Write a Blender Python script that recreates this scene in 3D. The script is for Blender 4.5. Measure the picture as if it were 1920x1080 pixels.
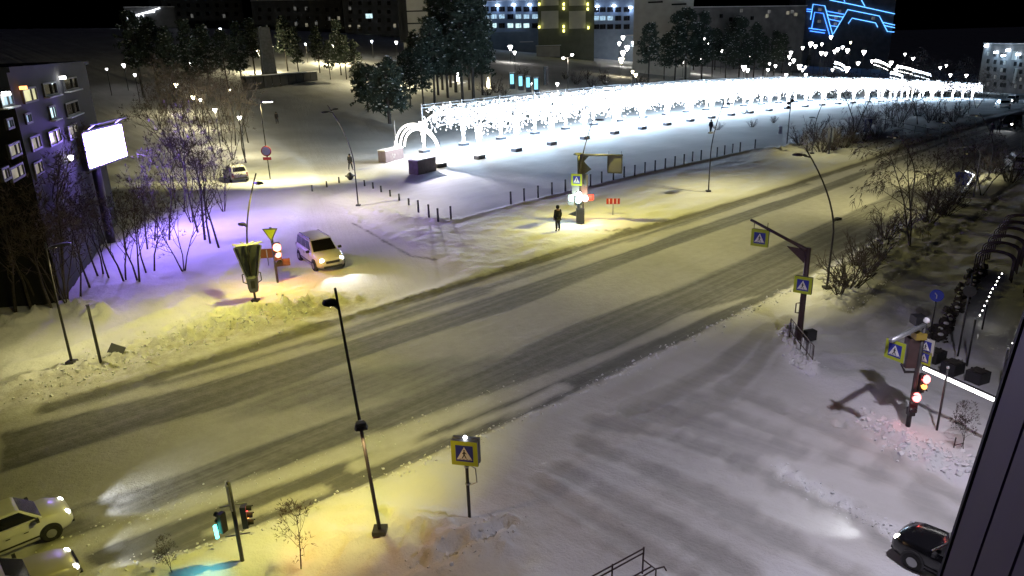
import bpy, math, random
import numpy as np
from mathutils import Vector, Matrix
random.seed(7)
for o in list(bpy.data.objects): bpy.data.objects.remove(o)
C = bpy.context.scene.collection
R = math.radians
# ------------------------------------------------------------------ camera, sky, exposure
CAM_H, FPX, PITCH, ROLL = 12.43, 1359.0, 0.3287, -0.02998
cam = bpy.data.objects.new('camera', bpy.data.cameras.new('camera')); C.objects.link(cam)
cam.matrix_world = Matrix.Translation((0, 0, CAM_H)) @ Matrix.Rotation(math.pi/2 - PITCH, 4, 'X') @ Matrix.Rotation(ROLL, 4, 'Z')
cam.data.lens = 36.0*FPX/1920.0; cam.data.sensor_width = 36.0; cam.data.clip_start = 0.1; cam.data.clip_end = 6000
S = bpy.context.scene; S.camera = cam
W = bpy.data.worlds.new('World'); S.world = W; W.use_nodes = True
wn = W.node_tree.nodes; wl = W.node_tree.links
sky = wn.new('ShaderNodeTexSky'); sky.sky_type = 'NISHITA'; sky.sun_disc = False
sky.sun_elevation = R(-5.0); sky.sun_rotation = R(200); sky.altitude = 60
wl.new(sky.outputs[0], wn['Background'].inputs[0]); wn['Background'].inputs[1].default_value = 0.07
sun = bpy.data.objects.new('moon', bpy.data.lights.new('moon', 'SUN')); C.objects.link(sun)  # dim soft fill added for the night, no visible source
sun.data.energy = 0.012; sun.data.angle = R(12); sun.data.color = (0.62, 0.62, 1.0); sun.rotation_euler = (R(40), 0, R(200))
S.view_settings.view_transform = 'Standard'; S.view_settings.look = 'None'
S.view_settings.gamma = 1.0; S.view_settings.exposure = 0.42; S.view_settings.use_curve_mapping = False
S.render.engine = 'CYCLES'
S.cycles.use_denoising = True; S.cycles.sample_clamp_indirect = 2.0; S.cycles.max_bounces = 5
S.cycles.diffuse_bounces = 2; S.cycles.glossy_bounces = 2; S.cycles.transmission_bounces = 3; S.cycles.transparent_max_bounces = 6
S.cycles.caustics_reflective = False; S.cycles.caustics_refractive = False
S.cycles.use_light_tree = True
# ------------------------------------------------------------------ ground shape and pixel look-up
DIRU = Vector((math.sin(R(47)), math.cos(R(47)), 0)); DIRV = Vector((-math.cos(R(47)), math.sin(R(47)), 0))
def sp(x, k=12.0): return np.logaddexp(0, np.asarray(x, float)/k)*k
def terr_uv(u, v):
    return np.minimum(0.10*sp(v-95), 22) - np.minimum(0.06*sp(u-135), 14)
def uv(x, y): return x*DIRU.x + y*DIRU.y, x*DIRV.x + y*DIRV.y
def xy(u, v): return u*DIRU.x + v*DIRV.x, u*DIRU.y + v*DIRV.y
def terr(x, y):
    u, v = uv(x, y); return float(terr_uv(u, v))
RM = cam.matrix_world.to_3x3()
def ray(px, py): return RM @ Vector((px-960, 540-py, -FPX))
def P(px, py, z=0.0):
    """ground point seen at a place in the photograph (z = height above the ground)"""
    d = ray(px, py); d /= math.hypot(d.x, d.y)
    prev = 5.0; t = 5.0
    while t < 1500:
        if CAM_H + d.z*t <= terr(d.x*t, d.y*t) + z:
            a, b = prev, t
            for _ in range(24):
                m = (a+b)/2
                if CAM_H + d.z*m <= terr(d.x*m, d.y*m) + z: b = m
                else: a = m
            return Vector((d.x*b, d.y*b, terr(d.x*b, d.y*b)))
        prev = t; t *= 1.03
    return Vector((d.x*800, d.y*800, terr(d.x*800, d.y*800)))
def at(px, py, D):
    """point on the line of sight at horizontal distance D"""
    d = ray(px, py); k = D/math.hypot(d.x, d.y); return Vector((d.x*k, d.y*k, CAM_H + d.z*k))
def hgt(base, px, py):
    """height above base of something standing on base whose top shows at px, py"""
    return at(px, py, math.hypot(base.x, base.y)).z - base.z
def yaw_of(d): return math.atan2(d.y, d.x)
# ------------------------------------------------------------------ materials
def mat(name, col=(0.5, 0.5, 0.5), rough=0.6, metal=0.0, emit=None, estr=0.0, noise=0.0, nscale=6.0, bump=0.0, spec=0.5, sample=True, alpha=None, coord='Object'):
    m = bpy.data.materials.new(name); m.use_nodes = True
    nt = m.node_tree; b = nt.nodes['Principled BSDF']
    b.inputs['Base Color'].default_value = (*col, 1); b.inputs['Roughness'].default_value = rough
    b.inputs['Metallic'].default_value = metal; b.inputs['Specular IOR Level'].default_value = spec
    if noise or bump:
        tc = nt.nodes.new('ShaderNodeTexCoord'); n = nt.nodes.new('ShaderNodeTexNoise')
        n.inputs['Scale'].default_value = nscale; n.inputs['Detail'].default_value = 6
        nt.links.new(tc.outputs[coord], n.inputs['Vector'])
        if noise:
            mr = nt.nodes.new('ShaderNodeMapRange'); mr.inputs['From Min'].default_value = 0.3; mr.inputs['From Max'].default_value = 0.7
            mr.inputs['To Min'].default_value = 1-noise; mr.inputs['To Max'].default_value = 1+noise
            nt.links.new(n.outputs[0], mr.inputs[0])
            mx = nt.nodes.new('ShaderNodeMix'); mx.data_type = 'RGBA'; mx.blend_type = 'MULTIPLY'; mx.inputs[0].default_value = 1
            mx.inputs[6].default_value = (*col, 1); nt.links.new(mr.outputs[0], mx.inputs[7])
            nt.links.new(mx.outputs[2], b.inputs['Base Color'])
        if bump:
            bp = nt.nodes.new('ShaderNodeBump'); bp.inputs['Strength'].default_value = 1.0; bp.inputs['Distance'].default_value = bump
            nt.links.new(n.outputs[0], bp.inputs['Height']); nt.links.new(bp.outputs[0], b.inputs['Normal'])
    if emit:
        b.inputs['Emission Color'].default_value = (*emit, 1); b.inputs['Emission Strength'].default_value = estr
        if not sample: m.cycles.emission_sampling = 'NONE'
    if alpha is not None: b.inputs['Alpha'].default_value = alpha
    return m
def snow_mat(name, ang=43.0):
    """snow, packed snow and bare asphalt; 'wear' says how far traffic has worn the snow away, 'dirt' how much grit lies in it"""
    m = bpy.data.materials.new(name); m.use_nodes = True
    nt = m.node_tree; N = nt.nodes; Lk = nt.links; b = N['Principled BSDF']
    tc = N.new('ShaderNodeTexCoord')
    def noise(scale, detail=6, rough=0.55, stretch=None):
        n = N.new('ShaderNodeTexNoise'); n.inputs['Scale'].default_value = scale; n.inputs['Detail'].default_value = detail; n.inputs['Roughness'].default_value = rough
        if stretch:
            mp = N.new('ShaderNodeMapping'); mp.vector_type = 'POINT'
            vr = N.new('ShaderNodeVectorRotate'); vr.rotation_type = 'Z_AXIS'; vr.inputs['Angle'].default_value = -R(ang)
            Lk.new(tc.outputs['Object'], vr.inputs['Vector']); mp.inputs['Scale'].default_value = stretch
            Lk.new(vr.outputs[0], mp.inputs['Vector']); Lk.new(mp.outputs[0], n.inputs['Vector'])
        else: Lk.new(tc.outputs['Object'], n.inputs['Vector'])
        return n.outputs[0]
    def math_(op, a, c, clamp=False):
        n = N.new('ShaderNodeMath'); n.operation = op; n.use_clamp = clamp
        for i, x in enumerate((a, c)):
            if isinstance(x, (int, float)): n.inputs[i].default_value = x
            else: Lk.new(x, n.inputs[i])
        return n.outputs[0]
    def attr(nm):
        a = N.new('ShaderNodeAttribute'); a.attribute_name = nm; return a.outputs['Fac']
    streak = noise(1.0, 5, 0.6, (0.10, 1.5, 1)); fine = noise(2.6, 8, 0.65); big = noise(0.16, 4, 0.5)
    w = attr('wear'); thin = noise(1.0, 4, 0.6, (0.035, 3.4, 1)); grain = noise(14.0, 5, 0.7)
    j = math_('ADD', math_('MULTIPLY', math_('SUBTRACT', streak, 0.5), 0.34), math_('MULTIPLY', math_('SUBTRACT', fine, 0.5), 0.30))
    line = math_('MULTIPLY', math_('SUBTRACT', thin, 0.5), math_('MULTIPLY', w, 0.45))
    w = math_('ADD', w, line)
    w2 = math_('ADD', w, math_('MULTIPLY', j, math_('ADD', 0.12, math_('MULTIPLY', w, 0.75))))
    ramp = N.new('ShaderNodeValToRGB'); cr = ramp.color_ramp
    cr.elements[0].position = 0.0; cr.elements[0].color = (0.80, 0.80, 0.82, 1)
    cr.elements[1].position = 1.0; cr.elements[1].color = (0.085, 0.09, 0.098, 1)
    e = cr.elements.new(0.30); e.color = (0.60, 0.59, 0.57, 1)
    e = cr.elements.new(0.52); e.color = (0.40, 0.395, 0.385, 1)
    e = cr.elements.new(0.66); e.color = (0.19, 0.188, 0.184, 1)
    Lk.new(w2, ramp.inputs[0])
    grit = N.new('ShaderNodeMix'); grit.data_type = 'RGBA'; grit.blend_type = 'MULTIPLY'
    gf = math_('MULTIPLY', attr('dirt'), math_('SUBTRACT', math_('MULTIPLY', noise(1.7, 9, 0.75), 2.6), 0.75, False), True)
    Lk.new(gf, grit.inputs[0]); Lk.new(ramp.outputs[0], grit.inputs[6]); grit.inputs[7].default_value = (0.42, 0.38, 0.33, 1)
    vary = N.new('ShaderNodeMix'); vary.data_type = 'RGBA'; vary.blend_type = 'MULTIPLY'; vary.inputs[0].default_value = 1
    mr = N.new('ShaderNodeMapRange'); mr.inputs['From Min'].default_value = 0.3; mr.inputs['From Max'].default_value = 0.7; mr.inputs['To Min'].default_value = 0.82; mr.inputs['To Max'].default_value = 1.06
    Lk.new(big, mr.inputs[0]); Lk.new(grit.outputs[2], vary.inputs[6]); Lk.new(mr.outputs[0], vary.inputs[7])
    Lk.new(vary.outputs[2], b.inputs['Base Color'])
    b.inputs['Roughness'].default_value = 0.75; b.inputs['Specular IOR Level'].default_value = 0.25
    bp = N.new('ShaderNodeBump'); bp.inputs['Distance'].default_value = 0.13; bp.inputs['Strength'].default_value = 0.85
    hh = math_('ADD', math_('ADD', math_('MULTIPLY', fine, 0.55), math_('MULTIPLY', streak, 0.5)), math_('MULTIPLY', grain, 0.16))
    Lk.new(hh, bp.inputs['Height']); Lk.new(bp.outputs[0], b.inputs['Normal'])
    return m
M = {}
M['snow'] = snow_mat('snow and worn road'); M['snow_side2'] = snow_mat('snow of the junction mouth', -39.5); M['snow_side1'] = snow_mat('snow of the side street', 107.0)
M['snowcap'] = mat('fresh snow', (0.8, 0.8, 0.82), 0.8, noise=0.06, nscale=5, bump=0.03)
M['pole'] = mat('dark painted steel', (0.045, 0.043, 0.045), 0.5, 0.3, noise=0.25, nscale=4)
M['pole2'] = mat('brown painted steel', (0.06, 0.035, 0.035), 0.55, 0.2, noise=0.25, nscale=4)
M['galv'] = mat('galvanised steel', (0.38, 0.39, 0.40), 0.45, 0.6, noise=0.15, nscale=8)
M['black'] = mat('black plastic', (0.02, 0.02, 0.022), 0.45)
M['rubber'] = mat('rubber', (0.018, 0.018, 0.018), 0.85, noise=0.3, nscale=20)
M['bark'] = mat('bark', (0.05, 0.042, 0.038), 0.9, noise=0.4, nscale=9, bump=0.02)
M['birch'] = mat('birch bark', (0.22, 0.21, 0.20), 0.85, noise=0.6, nscale=5)
M['twig'] = mat('twigs', (0.075, 0.058, 0.055), 0.9, noise=0.3, nscale=3)
M['frost'] = mat('frosted twigs', (0.30, 0.29, 0.30), 0.9, noise=0.4, nscale=3)
M['needle'] = mat('pine needles', (0.035, 0.050, 0.035), 0.8, noise=0.4, nscale=2)
M['concrete'] = mat('concrete', (0.33, 0.32, 0.31), 0.85, noise=0.2, nscale=3, bump=0.01)
M['stone'] = mat('grey stone', (0.22, 0.21, 0.20), 0.8, noise=0.25, nscale=2.5, bump=0.01)
M['glass'] = mat('dark window glass', (0.012, 0.013, 0.016), 0.08, 0.0, spec=0.6)
M['white'] = mat('white paint', (0.78, 0.78, 0.76), 0.4)
M['yellow'] = mat('fluorescent yellow sheeting', (0.42, 0.50, 0.03), 0.4)
M['blue'] = mat('sign blue', (0.02, 0.03, 0.30), 0.4)
M['signred'] = mat('red sheeting', (0.35, 0.03, 0.02), 0.45)
M['orange'] = mat('orange sheeting', (0.45, 0.16, 0.03), 0.5)
# ------------------------------------------------------------------ mesh helpers
class MB:
    def __init__(s): s.v = []; s.f = []
    def add(s, vs, fs):
        k = len(s.v); s.v += [tuple(p) for p in vs]; s.f += [tuple(i+k for i in f) for f in fs]; return s
    def box(s, c, d, rz=0.0, rot=None, taper=1.0):
        hx, hy, hz = d[0]/2, d[1]/2, d[2]/2
        Q = rot if rot is not None else Matrix.Rotation(rz, 3, 'Z')
        vs = []
        for z in (-1, 1):
            t = taper if z > 0 else 1.0
            for x, y in ((-1, -1), (1, -1), (1, 1), (-1, 1)):
                vs.append(Vector(c) + Q @ Vector((x*hx*t, y*hy*t, z*hz)))
        return s.add(vs, [(3, 2, 1, 0), (4, 5, 6, 7), (0, 1, 5, 4), (1, 2, 6, 5), (2, 3, 7, 6), (3, 0, 4, 7)])
    def tube(s, pts, rad, n=8, caps=True):
        pts = [Vector(p) for p in pts]
        if not isinstance(rad, (list, tuple)): rad = [rad]*len(pts)
        vs = []; fs = []
        up = None
        for i, p in enumerate(pts):
            t = (pts[min(i+1, len(pts)-1)] - pts[max(i-1, 0)])
            if t.length < 1e-9: t = Vector((0, 0, 1))
            t.normalize()
            if up is None: up = Vector((1, 0, 0)) if abs(t.x) < 0.8 else Vector((0, 1, 0))
            a = (up - t*up.dot(t)).normalized(); bb = t.cross(a); up = a
            for k in range(n):
                q = 2*math.pi*k/n; vs.append(p + (a*math.cos(q) + bb*math.sin(q))*rad[i])
        for i in range(len(pts)-1):
            for k in range(n):
                k2 = (k+1) % n; fs.append((i*n+k, i*n+k2, (i+1)*n+k2, (i+1)*n+k))
        if caps:
            fs.append(tuple(range(n-1, -1, -1))); fs.append(tuple((len(pts)-1)*n+k for k in range(n)))
        return s.add(vs, fs)
    def prism(s, poly, axis, lo, hi):
        """poly in the two other axes, extruded along axis"""
        n = len(poly); vs = []
        for q in (lo, hi):
            for a, b_ in poly:
                vs.append((q, a, b_) if axis == 'x' else (a, q, b_) if axis == 'y' else (a, b_, q))
        fs = [tuple(range(n-1, -1, -1)), tuple(range(n, 2*n))] + [(i, (i+1) % n, n+(i+1) % n, n+i) for i in range(n)]
        return s.add(vs, fs)
    def disc(s, c, r, h, axis='x', n=16):
        poly = [(math.cos(2*math.pi*k/n)*r, math.sin(2*math.pi*k/n)*r) for k in range(n)]
        if axis == 'x': return s.prism([(c[1]+a, c[2]+b_) for a, b_ in poly], 'x', c[0]-h/2, c[0]+h/2)
        if axis == 'y': return s.prism([(c[0]+a, c[2]+b_) for a, b_ in poly], 'y', c[1]-h/2, c[1]+h/2)
        return s.prism([(c[0]+a, c[1]+b_) for a, b_ in poly], 'z', c[2]-h/2, c[2]+h/2)
    def ball(s, c, r, n=8, m=5, sz=1.0):
        vs = [(c[0], c[1], c[2]-r*sz)]; fs = []
        for i in range(1, m):
            t = math.pi*i/m
            for k in range(n):
                q = 2*math.pi*k/n; vs.append((c[0]+r*math.sin(t)*math.cos(q), c[1]+r*math.sin(t)*math.sin(q), c[2]-r*sz*math.cos(t)))
        vs.append((c[0], c[1], c[2]+r*sz)); e = len(vs)-1
        for k in range(n):
            fs.append((0, 1+(k+1) % n, 1+k)); fs.append((e, e-n+k, e-n+(k+1) % n))
        for i in range(m-2):
            for k in range(n):
                a = 1+i*n+k; b_ = 1+i*n+(k+1) % n; fs.append((a, b_, b_+n, a+n))
        return s.add(vs, fs)
    def mesh(s, name, m, smooth=False):
        me = bpy.data.meshes.new(name); me.from_pydata(s.v, [], s.f); me.update()
        if m: me.materials.append(m)
        if smooth:
            me.polygons.foreach_set('use_smooth', [True]*len(me.polygons))
        return me
    def build(s, name, m, parent=None, smooth=False, loc=None):
        o = bpy.data.objects.new(name, s.mesh(name, m, smooth)); C.objects.link(o)
        if parent: o.parent = parent
        if loc is not None: o.location = loc
        return o
def link(name, me, parent=None, loc=(0, 0, 0), rz=0.0, scale=None):
    o = bpy.data.objects.new(name, me); C.objects.link(o); o.parent = parent; o.location = loc; o.rotation_euler = (0, 0, rz)
    if scale: o.scale = scale
    return o
def tag(o, label, cat, group=None, kind=None):
    o['label'] = label; o['category'] = cat
    if group: o['group'] = group
    if kind: o['kind'] = kind
    return o
def thing(name, label, cat, loc=(0, 0, 0), rz=0.0, group=None):
    o = bpy.data.objects.new(name, None); C.objects.link(o); o.location = loc; o.rotation_euler = (0, 0, rz); o.empty_display_size = 0.3
    return tag(o, label, cat, group)
def struct(o): o['kind'] = 'structure'; return o
def dup(root, loc, rz=0.0, label=None, group=None, scale=None):
    r = root.copy(); C.objects.link(r); r.location = loc; r.rotation_euler = (0, 0, rz)
    if scale: r.scale = (scale, scale, scale) if isinstance(scale, (int, float)) else scale
    if label: r['label'] = label
    if group: r['group'] = group
    for ch in KIDS.get(root.name, None) or list(root.children):
        c = ch.copy(); C.objects.link(c); c.parent = r
        for g in list(ch.children):
            d = g.copy(); C.objects.link(d); d.parent = c
    return r
KIDS = {}
def bevel(o, w=0.02, seg=2):
    b = o.modifiers.new('bevel', 'BEVEL'); b.width = w; b.segments = seg; b.limit_method = 'ANGLE'; b.angle_limit = R(30); return o
def lamp(kind, loc, energy, col, size=0.2, aim=None, spot=None, blend=0.4, name='lamp_light', parent=None, batwing=False):
    l = bpy.data.lights.new(name, kind); l.energy = energy; l.color = col
    if kind == 'AREA': l.size = size
    else: l.shadow_soft_size = size
    if kind == 'SPOT': l.spot_size = spot; l.spot_blend = blend
    o = bpy.data.objects.new(name, l); C.objects.link(o); o.location = loc
    if aim is not None: o.rotation_euler = Vector(aim).to_track_quat('-Z', 'Y').to_euler()
    if batwing:
        l.use_nodes = True; nt = l.node_tree; em = nt.nodes['Emission']
        tc = nt.nodes.new('ShaderNodeTexCoord'); sx = nt.nodes.new('ShaderNodeSeparateXYZ'); nt.links.new(tc.outputs['Normal'], sx.inputs[0])
        ab = nt.nodes.new('ShaderNodeMath'); ab.operation = 'ABSOLUTE'; nt.links.new(sx.outputs[2], ab.inputs[0])
        mxx = nt.nodes.new('ShaderNodeMath'); mxx.operation = 'MAXIMUM'; mxx.inputs[1].default_value = 0.30; nt.links.new(ab.outputs[0], mxx.inputs[0])
        pw = nt.nodes.new('ShaderNodeMath'); pw.operation = 'POWER'; pw.inputs[1].default_value = -1.9; nt.links.new(mxx.outputs[0], pw.inputs[0])
        nt.links.new(pw.outputs[0], em.inputs['Strength'])
    if parent: o.parent = parent
    return o

ORD = ['first', 'second', 'third', 'fourth', 'fifth', 'sixth', 'seventh', 'eighth', 'ninth', 'tenth', 'eleventh', 'twelfth', 'thirteenth', 'fourteenth', 'fifteenth']
# ------------------------------------------------------------------ the ground: one height field cut into ground, road, side street and plaza
def vnoise(x, y, seed):
    xi = np.floor(x).astype(np.int64); yi = np.floor(y).astype(np.int64); fx = x-xi; fy = y-yi
    fx = fx*fx*(3-2*fx); fy = fy*fy*(3-2*fy)
    def h(a, b):
        n = (a*374761393 + b*668265263 + seed*974711) & 0xffffffff
        n = ((n ^ (n >> 13))*1274126177) & 0xffffffff
        return ((n ^ (n >> 16)) & 0xffff)/65535.0
    return (h(xi, yi)*(1-fx)+h(xi+1, yi)*fx)*(1-fy)+(h(xi, yi+1)*(1-fx)+h(xi+1, yi+1)*fx)*fy
def fbm(x, y, s, seed, octv=4):
    r = 0; a = 0.5
    for k in range(octv): r = r + a*vnoise(x*s, y*s, seed+k); s *= 2.03; a *= 0.5
    return r
def uvp(pts):
    out = []
    for p in pts:
        q = P(*p); out.append(uv(q.x, q.y))
    return out
def sd_poly(U, V, poly):
    d = np.full(U.shape, 1e18); s = np.zeros(U.shape, bool); n = len(poly)
    for i in range(n):
        ax, ay = poly[i]; bx, by = poly[(i+1) % n]; ex, ey = bx-ax, by-ay; wx, wy = U-ax, V-ay
        t = np.clip((wx*ex+wy*ey)/max(ex*ex+ey*ey, 1e-9), 0, 1); d = np.minimum(d, (wx-ex*t)**2+(wy-ey*t)**2)
        c = ((ay <= V) & (by > V)) | ((by <= V) & (ay > V))
        if abs(ey) > 1e-9: s ^= c & (U < ax+(V-ay)*ex/ey)
    d = np.sqrt(d); return np.where(s, d, -d)
def d_line(U, V, pts):
    d = np.full(U.shape, 1e18)
    for i in range(len(pts)-1):
        ax, ay = pts[i]; bx, by = pts[i+1]; ex, ey = bx-ax, by-ay; wx, wy = U-ax, V-ay
        t = np.clip((wx*ex+wy*ey)/max(ex*ex+ey*ey, 1e-9), 0, 1); d = np.minimum(d, (wx-ex*t)**2+(wy-ey*t)**2)
    return np.sqrt(d)
def sstep(x, a, b): t = np.clip((x-a)/(b-a), 0, 1); return t*t*(3-2*t)
def axis(segs, far):
    a = [segs[0][0]]
    for lo, hi, st in segs:
        n = max(1, int(round((hi-lo)/st))); a += [lo+(hi-lo)*(k+1)/n for k in range(n)]
    st = segs[-1][2]
    while a[-1] < far: st *= 1.22; a.append(a[-1]+st)
    st = segs[0][2]; b = [a[0]]
    while b[-1] > -far: st *= 1.22; b.append(b[-1]-st)
    return np.array(b[::-1][:-1]+a)
gu = axis([(-32, -14, 0.3), (-14, 34, 0.16), (34, 62, 0.28), (62, 130, 0.7)], 2500)
gv = axis([(0, 5, 0.3), (5, 27, 0.15), (27, 52, 0.22), (52, 80, 0.5)], 2500)
U, V = np.meshgrid(gu, gv, indexing='ij')
Z = terr_uv(U, V)
near = np.exp(-(np.maximum(0, np.hypot(U, V)-60)/60)**2)
road_up = [(0, 795), (100, 765), (250, 718), (400, 672), (640, 598), (840, 537), (1037, 476), (1280, 404), (1450, 354), (1613, 302), (1697, 273), (1863, 226)]
road_lo = [(1915, 290), (1830, 335), (1760, 385), (1640, 455), (1480, 545), (1280, 645), (1133, 720), (1023, 770), (923, 817), (800, 867), (640, 936), (450, 1006), (360, 1043), (187, 1078)]
RU = uvp(road_up); RL = uvp(road_lo)
u0, v0 = RU[0]; RU = [(-400, v0-(RU[1][1]-v0)/(RU[1][0]-u0)*(400+u0))] + RU + [(600, RU[-1][1]+1.0)]
RL = [(600, RL[0][1]-1)] + RL + [(-400, RL[-1][1])]
ROADP = RU+RL
SD = sd_poly(U, V, ROADP)
side1 = uvp([(470, 520), (560, 420), (600, 335), (575, 300), (500, 250), (515, 190), (600, 160), (640, 215), (760, 260), (690, 345), (610, 372), (700, 432), (790, 485), (860, 515), (700, 575), (640, 597), (545, 590), (600, 560), (590, 530), (540, 540)])
side2 = uvp([(1023, 770), (1133, 720), (1280, 645), (1480, 545), (1470, 640), (1520, 710), (1640, 790), (1730, 860), (1830, 960), (1900, 1079), (1100, 1079), (960, 1000), (905, 985), (880, 880)])
plaza = uvp([(640, 215), (760, 250), (1000, 190), (1400, 160), (1560, 150), (1700, 240), (1500, 250), (1480, 275), (960, 390), (850, 420), (690, 345)])
SD1 = sd_poly(U, V, side1); SD2 = sd_poly(U, V, side2); SDP = sd_poly(U, V, plaza)
wear = np.zeros_like(U); dirt = np.zeros_like(U)
n_edge = (fbm(U*0.35, V*1.6, 1.0, 11)-0.47)
def put(px, val, soft=0.13, rag=0.32):
    global wear
    d = sd_poly(U, V, uvp(px))+n_edge*rag; k = sstep(d, -soft, soft); wear = wear*(1-k)+val*k
def track(px, half, val, soft=0.3, rag=0.6):
    global wear
    d = half-d_line(U, V, uvp(px))+n_edge*rag; k = sstep(d, -soft, soft); wear = wear*(1-k)+val*k
k = sstep(SD+n_edge*0.3, -0.25, 0.25); wear = wear*(1-k)+0.29*k
k = sstep(SD1, -0.8, 0.8)*(1-sstep(SD, -0.3, 0.1)); wear = np.maximum(wear, 0.24*k)
k = sstep(SD2, -0.5, 1.2)*(1-sstep(SD, -0.3, 0.1)); wear = np.maximum(wear, 0.24*k)
k = sstep(SDP, -0.5, 1.5); wear = np.maximum(wear, 0.24*k)
ext = lambda a, b, k: (a[0]+(a[0]-b[0])*k, a[1]+(a[1]-b[1])*k)
L1 = [(0, 812), (150, 775), (367, 722), (640, 645), (973, 538), (1207, 460), (1280, 433), (1513, 358), (1670, 300), (1863, 236), (1885, 240), (1780, 265), (1557, 358), (1280, 457), (1200, 483), (960, 580), (640, 682), (540, 720), (430, 762), (267, 803), (0, 887)]
put(L1, 0.63)
put([(400, 775), (540, 722), (640, 700), (760, 685), (930, 672), (930, 715), (800, 740), (700, 756), (600, 765), (500, 776)], 0.55, 0.7, 1.6)
put([(60, 965), (133, 950), (273, 910), (353, 883), (500, 827), (640, 783), (760, 745), (907, 690), (1067, 610), (1280, 536), (1440, 465), (1683, 358), (1760, 320), (1880, 262), (1915, 245), (1915, 285), (1760, 380), (1640, 450), (1480, 538), (1280, 590), (1140, 660), (990, 715), (873, 753), (640, 837), (417, 920), (100, 1020), (60, 1040)], 0.62)
put([(143, 1040), (393, 953), (640, 866), (800, 810), (973, 745), (1100, 690), (1280, 612), (1480, 532), (1480, 546), (1280, 643), (1133, 718), (1023, 767), (923, 815), (800, 865), (640, 933), (450, 1003), (360, 1040), (187, 1075)], 0.68)
track([(100, 765), (250, 722), (400, 677), (640, 602), (840, 541), (1037, 481), (1200, 432), (1280, 409), (1450, 359), (1613, 307), (1697, 277), (1863, 230)], 0.45, 0.66, 0.2)
track([(290, 722), (640, 627), (987, 515), (1140, 460), (1280, 418), (1513, 345)], 0.35, 0.60, 0.2, 0.9)
track([(640, 627), (800, 577), (900, 545)], 0.7, 0.62, 0.3)
track([(673, 873), (840, 815), (973, 763), (1053, 727)], 0.30, 0.2, 0.2, 1.0)
track([(110, 1034), (400, 936), (640, 851), (800, 795), (905, 752)], 0.42, 0.10, 0.15, 0.7)
track([(150, 1082), (360, 1046), (450, 1010), (640, 940), (800, 871), (923, 821), (1023, 774), (1133, 724), (1280, 649), (1480, 549)], 0.25, 0.05, 0.15, 0.6)
track([(390, 1000), (450, 975), (520, 945), (600, 920)], 0.15, 0.25, 0.15, 1.2)
track([(150, 955), (260, 985), (330, 965)], 0.25, 0.35, 0.2, 1.0)
# worn tracks turning into the side street on the right
for pts, h, vv in (([(1120, 790), (1250, 815), (1380, 860), (1500, 915), (1600, 968), (1720, 1035), (1800, 1079)], 0.42, 0.47), ([(1090, 830), (1200, 875), (1330, 935), (1450, 1000), (1580, 1075)], 0.42, 0.45), ([(1300, 740), (1400, 790), (1530, 838), (1680, 905), (1800, 985)], 0.30, 0.44), ([(1340, 712), (1450, 765), (1570, 815), (1700, 875), (1820, 950)], 0.26, 0.42),
                   ([(1050, 880), (1150, 935), (1280, 1010), (1400, 1079)], 0.36, 0.42), ([(1010, 905), (1080, 950), (1180, 1015), (1280, 1079)], 0.30, 0.40), ([(1180, 770), (1270, 735), (1360, 690), (1450, 615)], 0.45, 0.42), ([(1250, 800), (1340, 760), (1420, 690), (1480, 600)], 0.35, 0.40), ([(1200, 770), (1290, 790), (1400, 830), (1500, 850)], 0.6, 0.44)):
    track(pts, h, vv, 0.35, 1.5)
    d_ = d_line(U, V, uvp(pts)); Z = Z - 0.035*np.exp(-(d_/h)**4) + 0.03*np.exp(-((d_-h*1.3)/0.12)**2)*fbm(U, V, 3.0, 77)*2
track([(1465, 878), (1560, 930), (1690, 1000)], 0.22, 0.04, 0.25, 0.8)
track([(660, 418), (700, 440), (770, 480), (815, 488)], 0.10, 0.62, 0.08, 0.25)
track([(1180, 430), (1150, 437), (1110, 434)], 0.08, 0.6, 0.08, 0.2)
# trodden path on the right-hand pavement verge
trod = [(1590, 590), (1680, 520), (1760, 460), (1840, 405), (1880, 365), (1905, 335)]
track(trod, 0.22, 0.60, 0.2, 1.0)
dirt = np.maximum(dirt, np.exp(-(d_line(U, V, uvp([(0, 760), (250, 690), (520, 600), (640, 570)]))/2.2)**2))
dirt = np.maximum(dirt, 0.15*np.exp(-(d_line(U, V, uvp([(800, 1075), (900, 1015), (960, 985)]))/0.8)**2))
dirt = np.maximum(dirt, 0.7*np.exp(-(d_line(U, V, uvp([(740, 415), (790, 408), (850, 410)]))/1.2)**2))
dirt = np.maximum(dirt, 0.30*sstep(SD, -0.2, 0.5))
# relief
offroad = 1-sstep(SD, -0.5, 0.1)
Z = Z + offroad*0.11*(1-sstep(SD1, -1.2, 0.3))*(1-sstep(SD2, -1.2, 0.3))
lump = fbm(U, V, 0.9, 3); fine = fbm(U, V, 3.1, 5, 3)
open_ = (1-sstep(SD, -1.0, 0.0))*(1-sstep(SD1, -1.0, 0.3))*(1-sstep(SD2, -1.0, 0.3))*(1-sstep(SDP, -1.0, 0.3))
Z = Z + open_*(0.34*(lump-0.45)*0.8+0.05*fine) + 0.02*(fine-0.4)*near
def ridge(px, w, h, rough=0.8, add=0):
    global Z
    d = d_line(U, V, uvp(px)); Z = Z + h*np.exp(-(d/w)**2)*np.clip(1-rough*0.5+rough*1.4*(fbm(U, V, 3.4, 21+add)-0.45)*1.8, 0, 3)
ridge([(0, 735), (120, 702), (250, 662), (400, 620), (520, 585), (640, 560)], 1.0, 0.26, 1.3)
ridge([(350, 612), (430, 590), (540, 580)], 0.5, 0.30, 1.2)
ridge([(20, 692), (110, 672), (250, 610), (330, 580), (450, 500), (520, 470)], 0.4, 0.12, 0.5)
ridge([(0, 618), (60, 600), (140, 580), (190, 592)], 0.7, 0.5, 1.2)
ridge([(650, 1010), (720, 1002), (780, 998), (880, 1008), (940, 1006)], 0.9, 0.22, 0.9)
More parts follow.
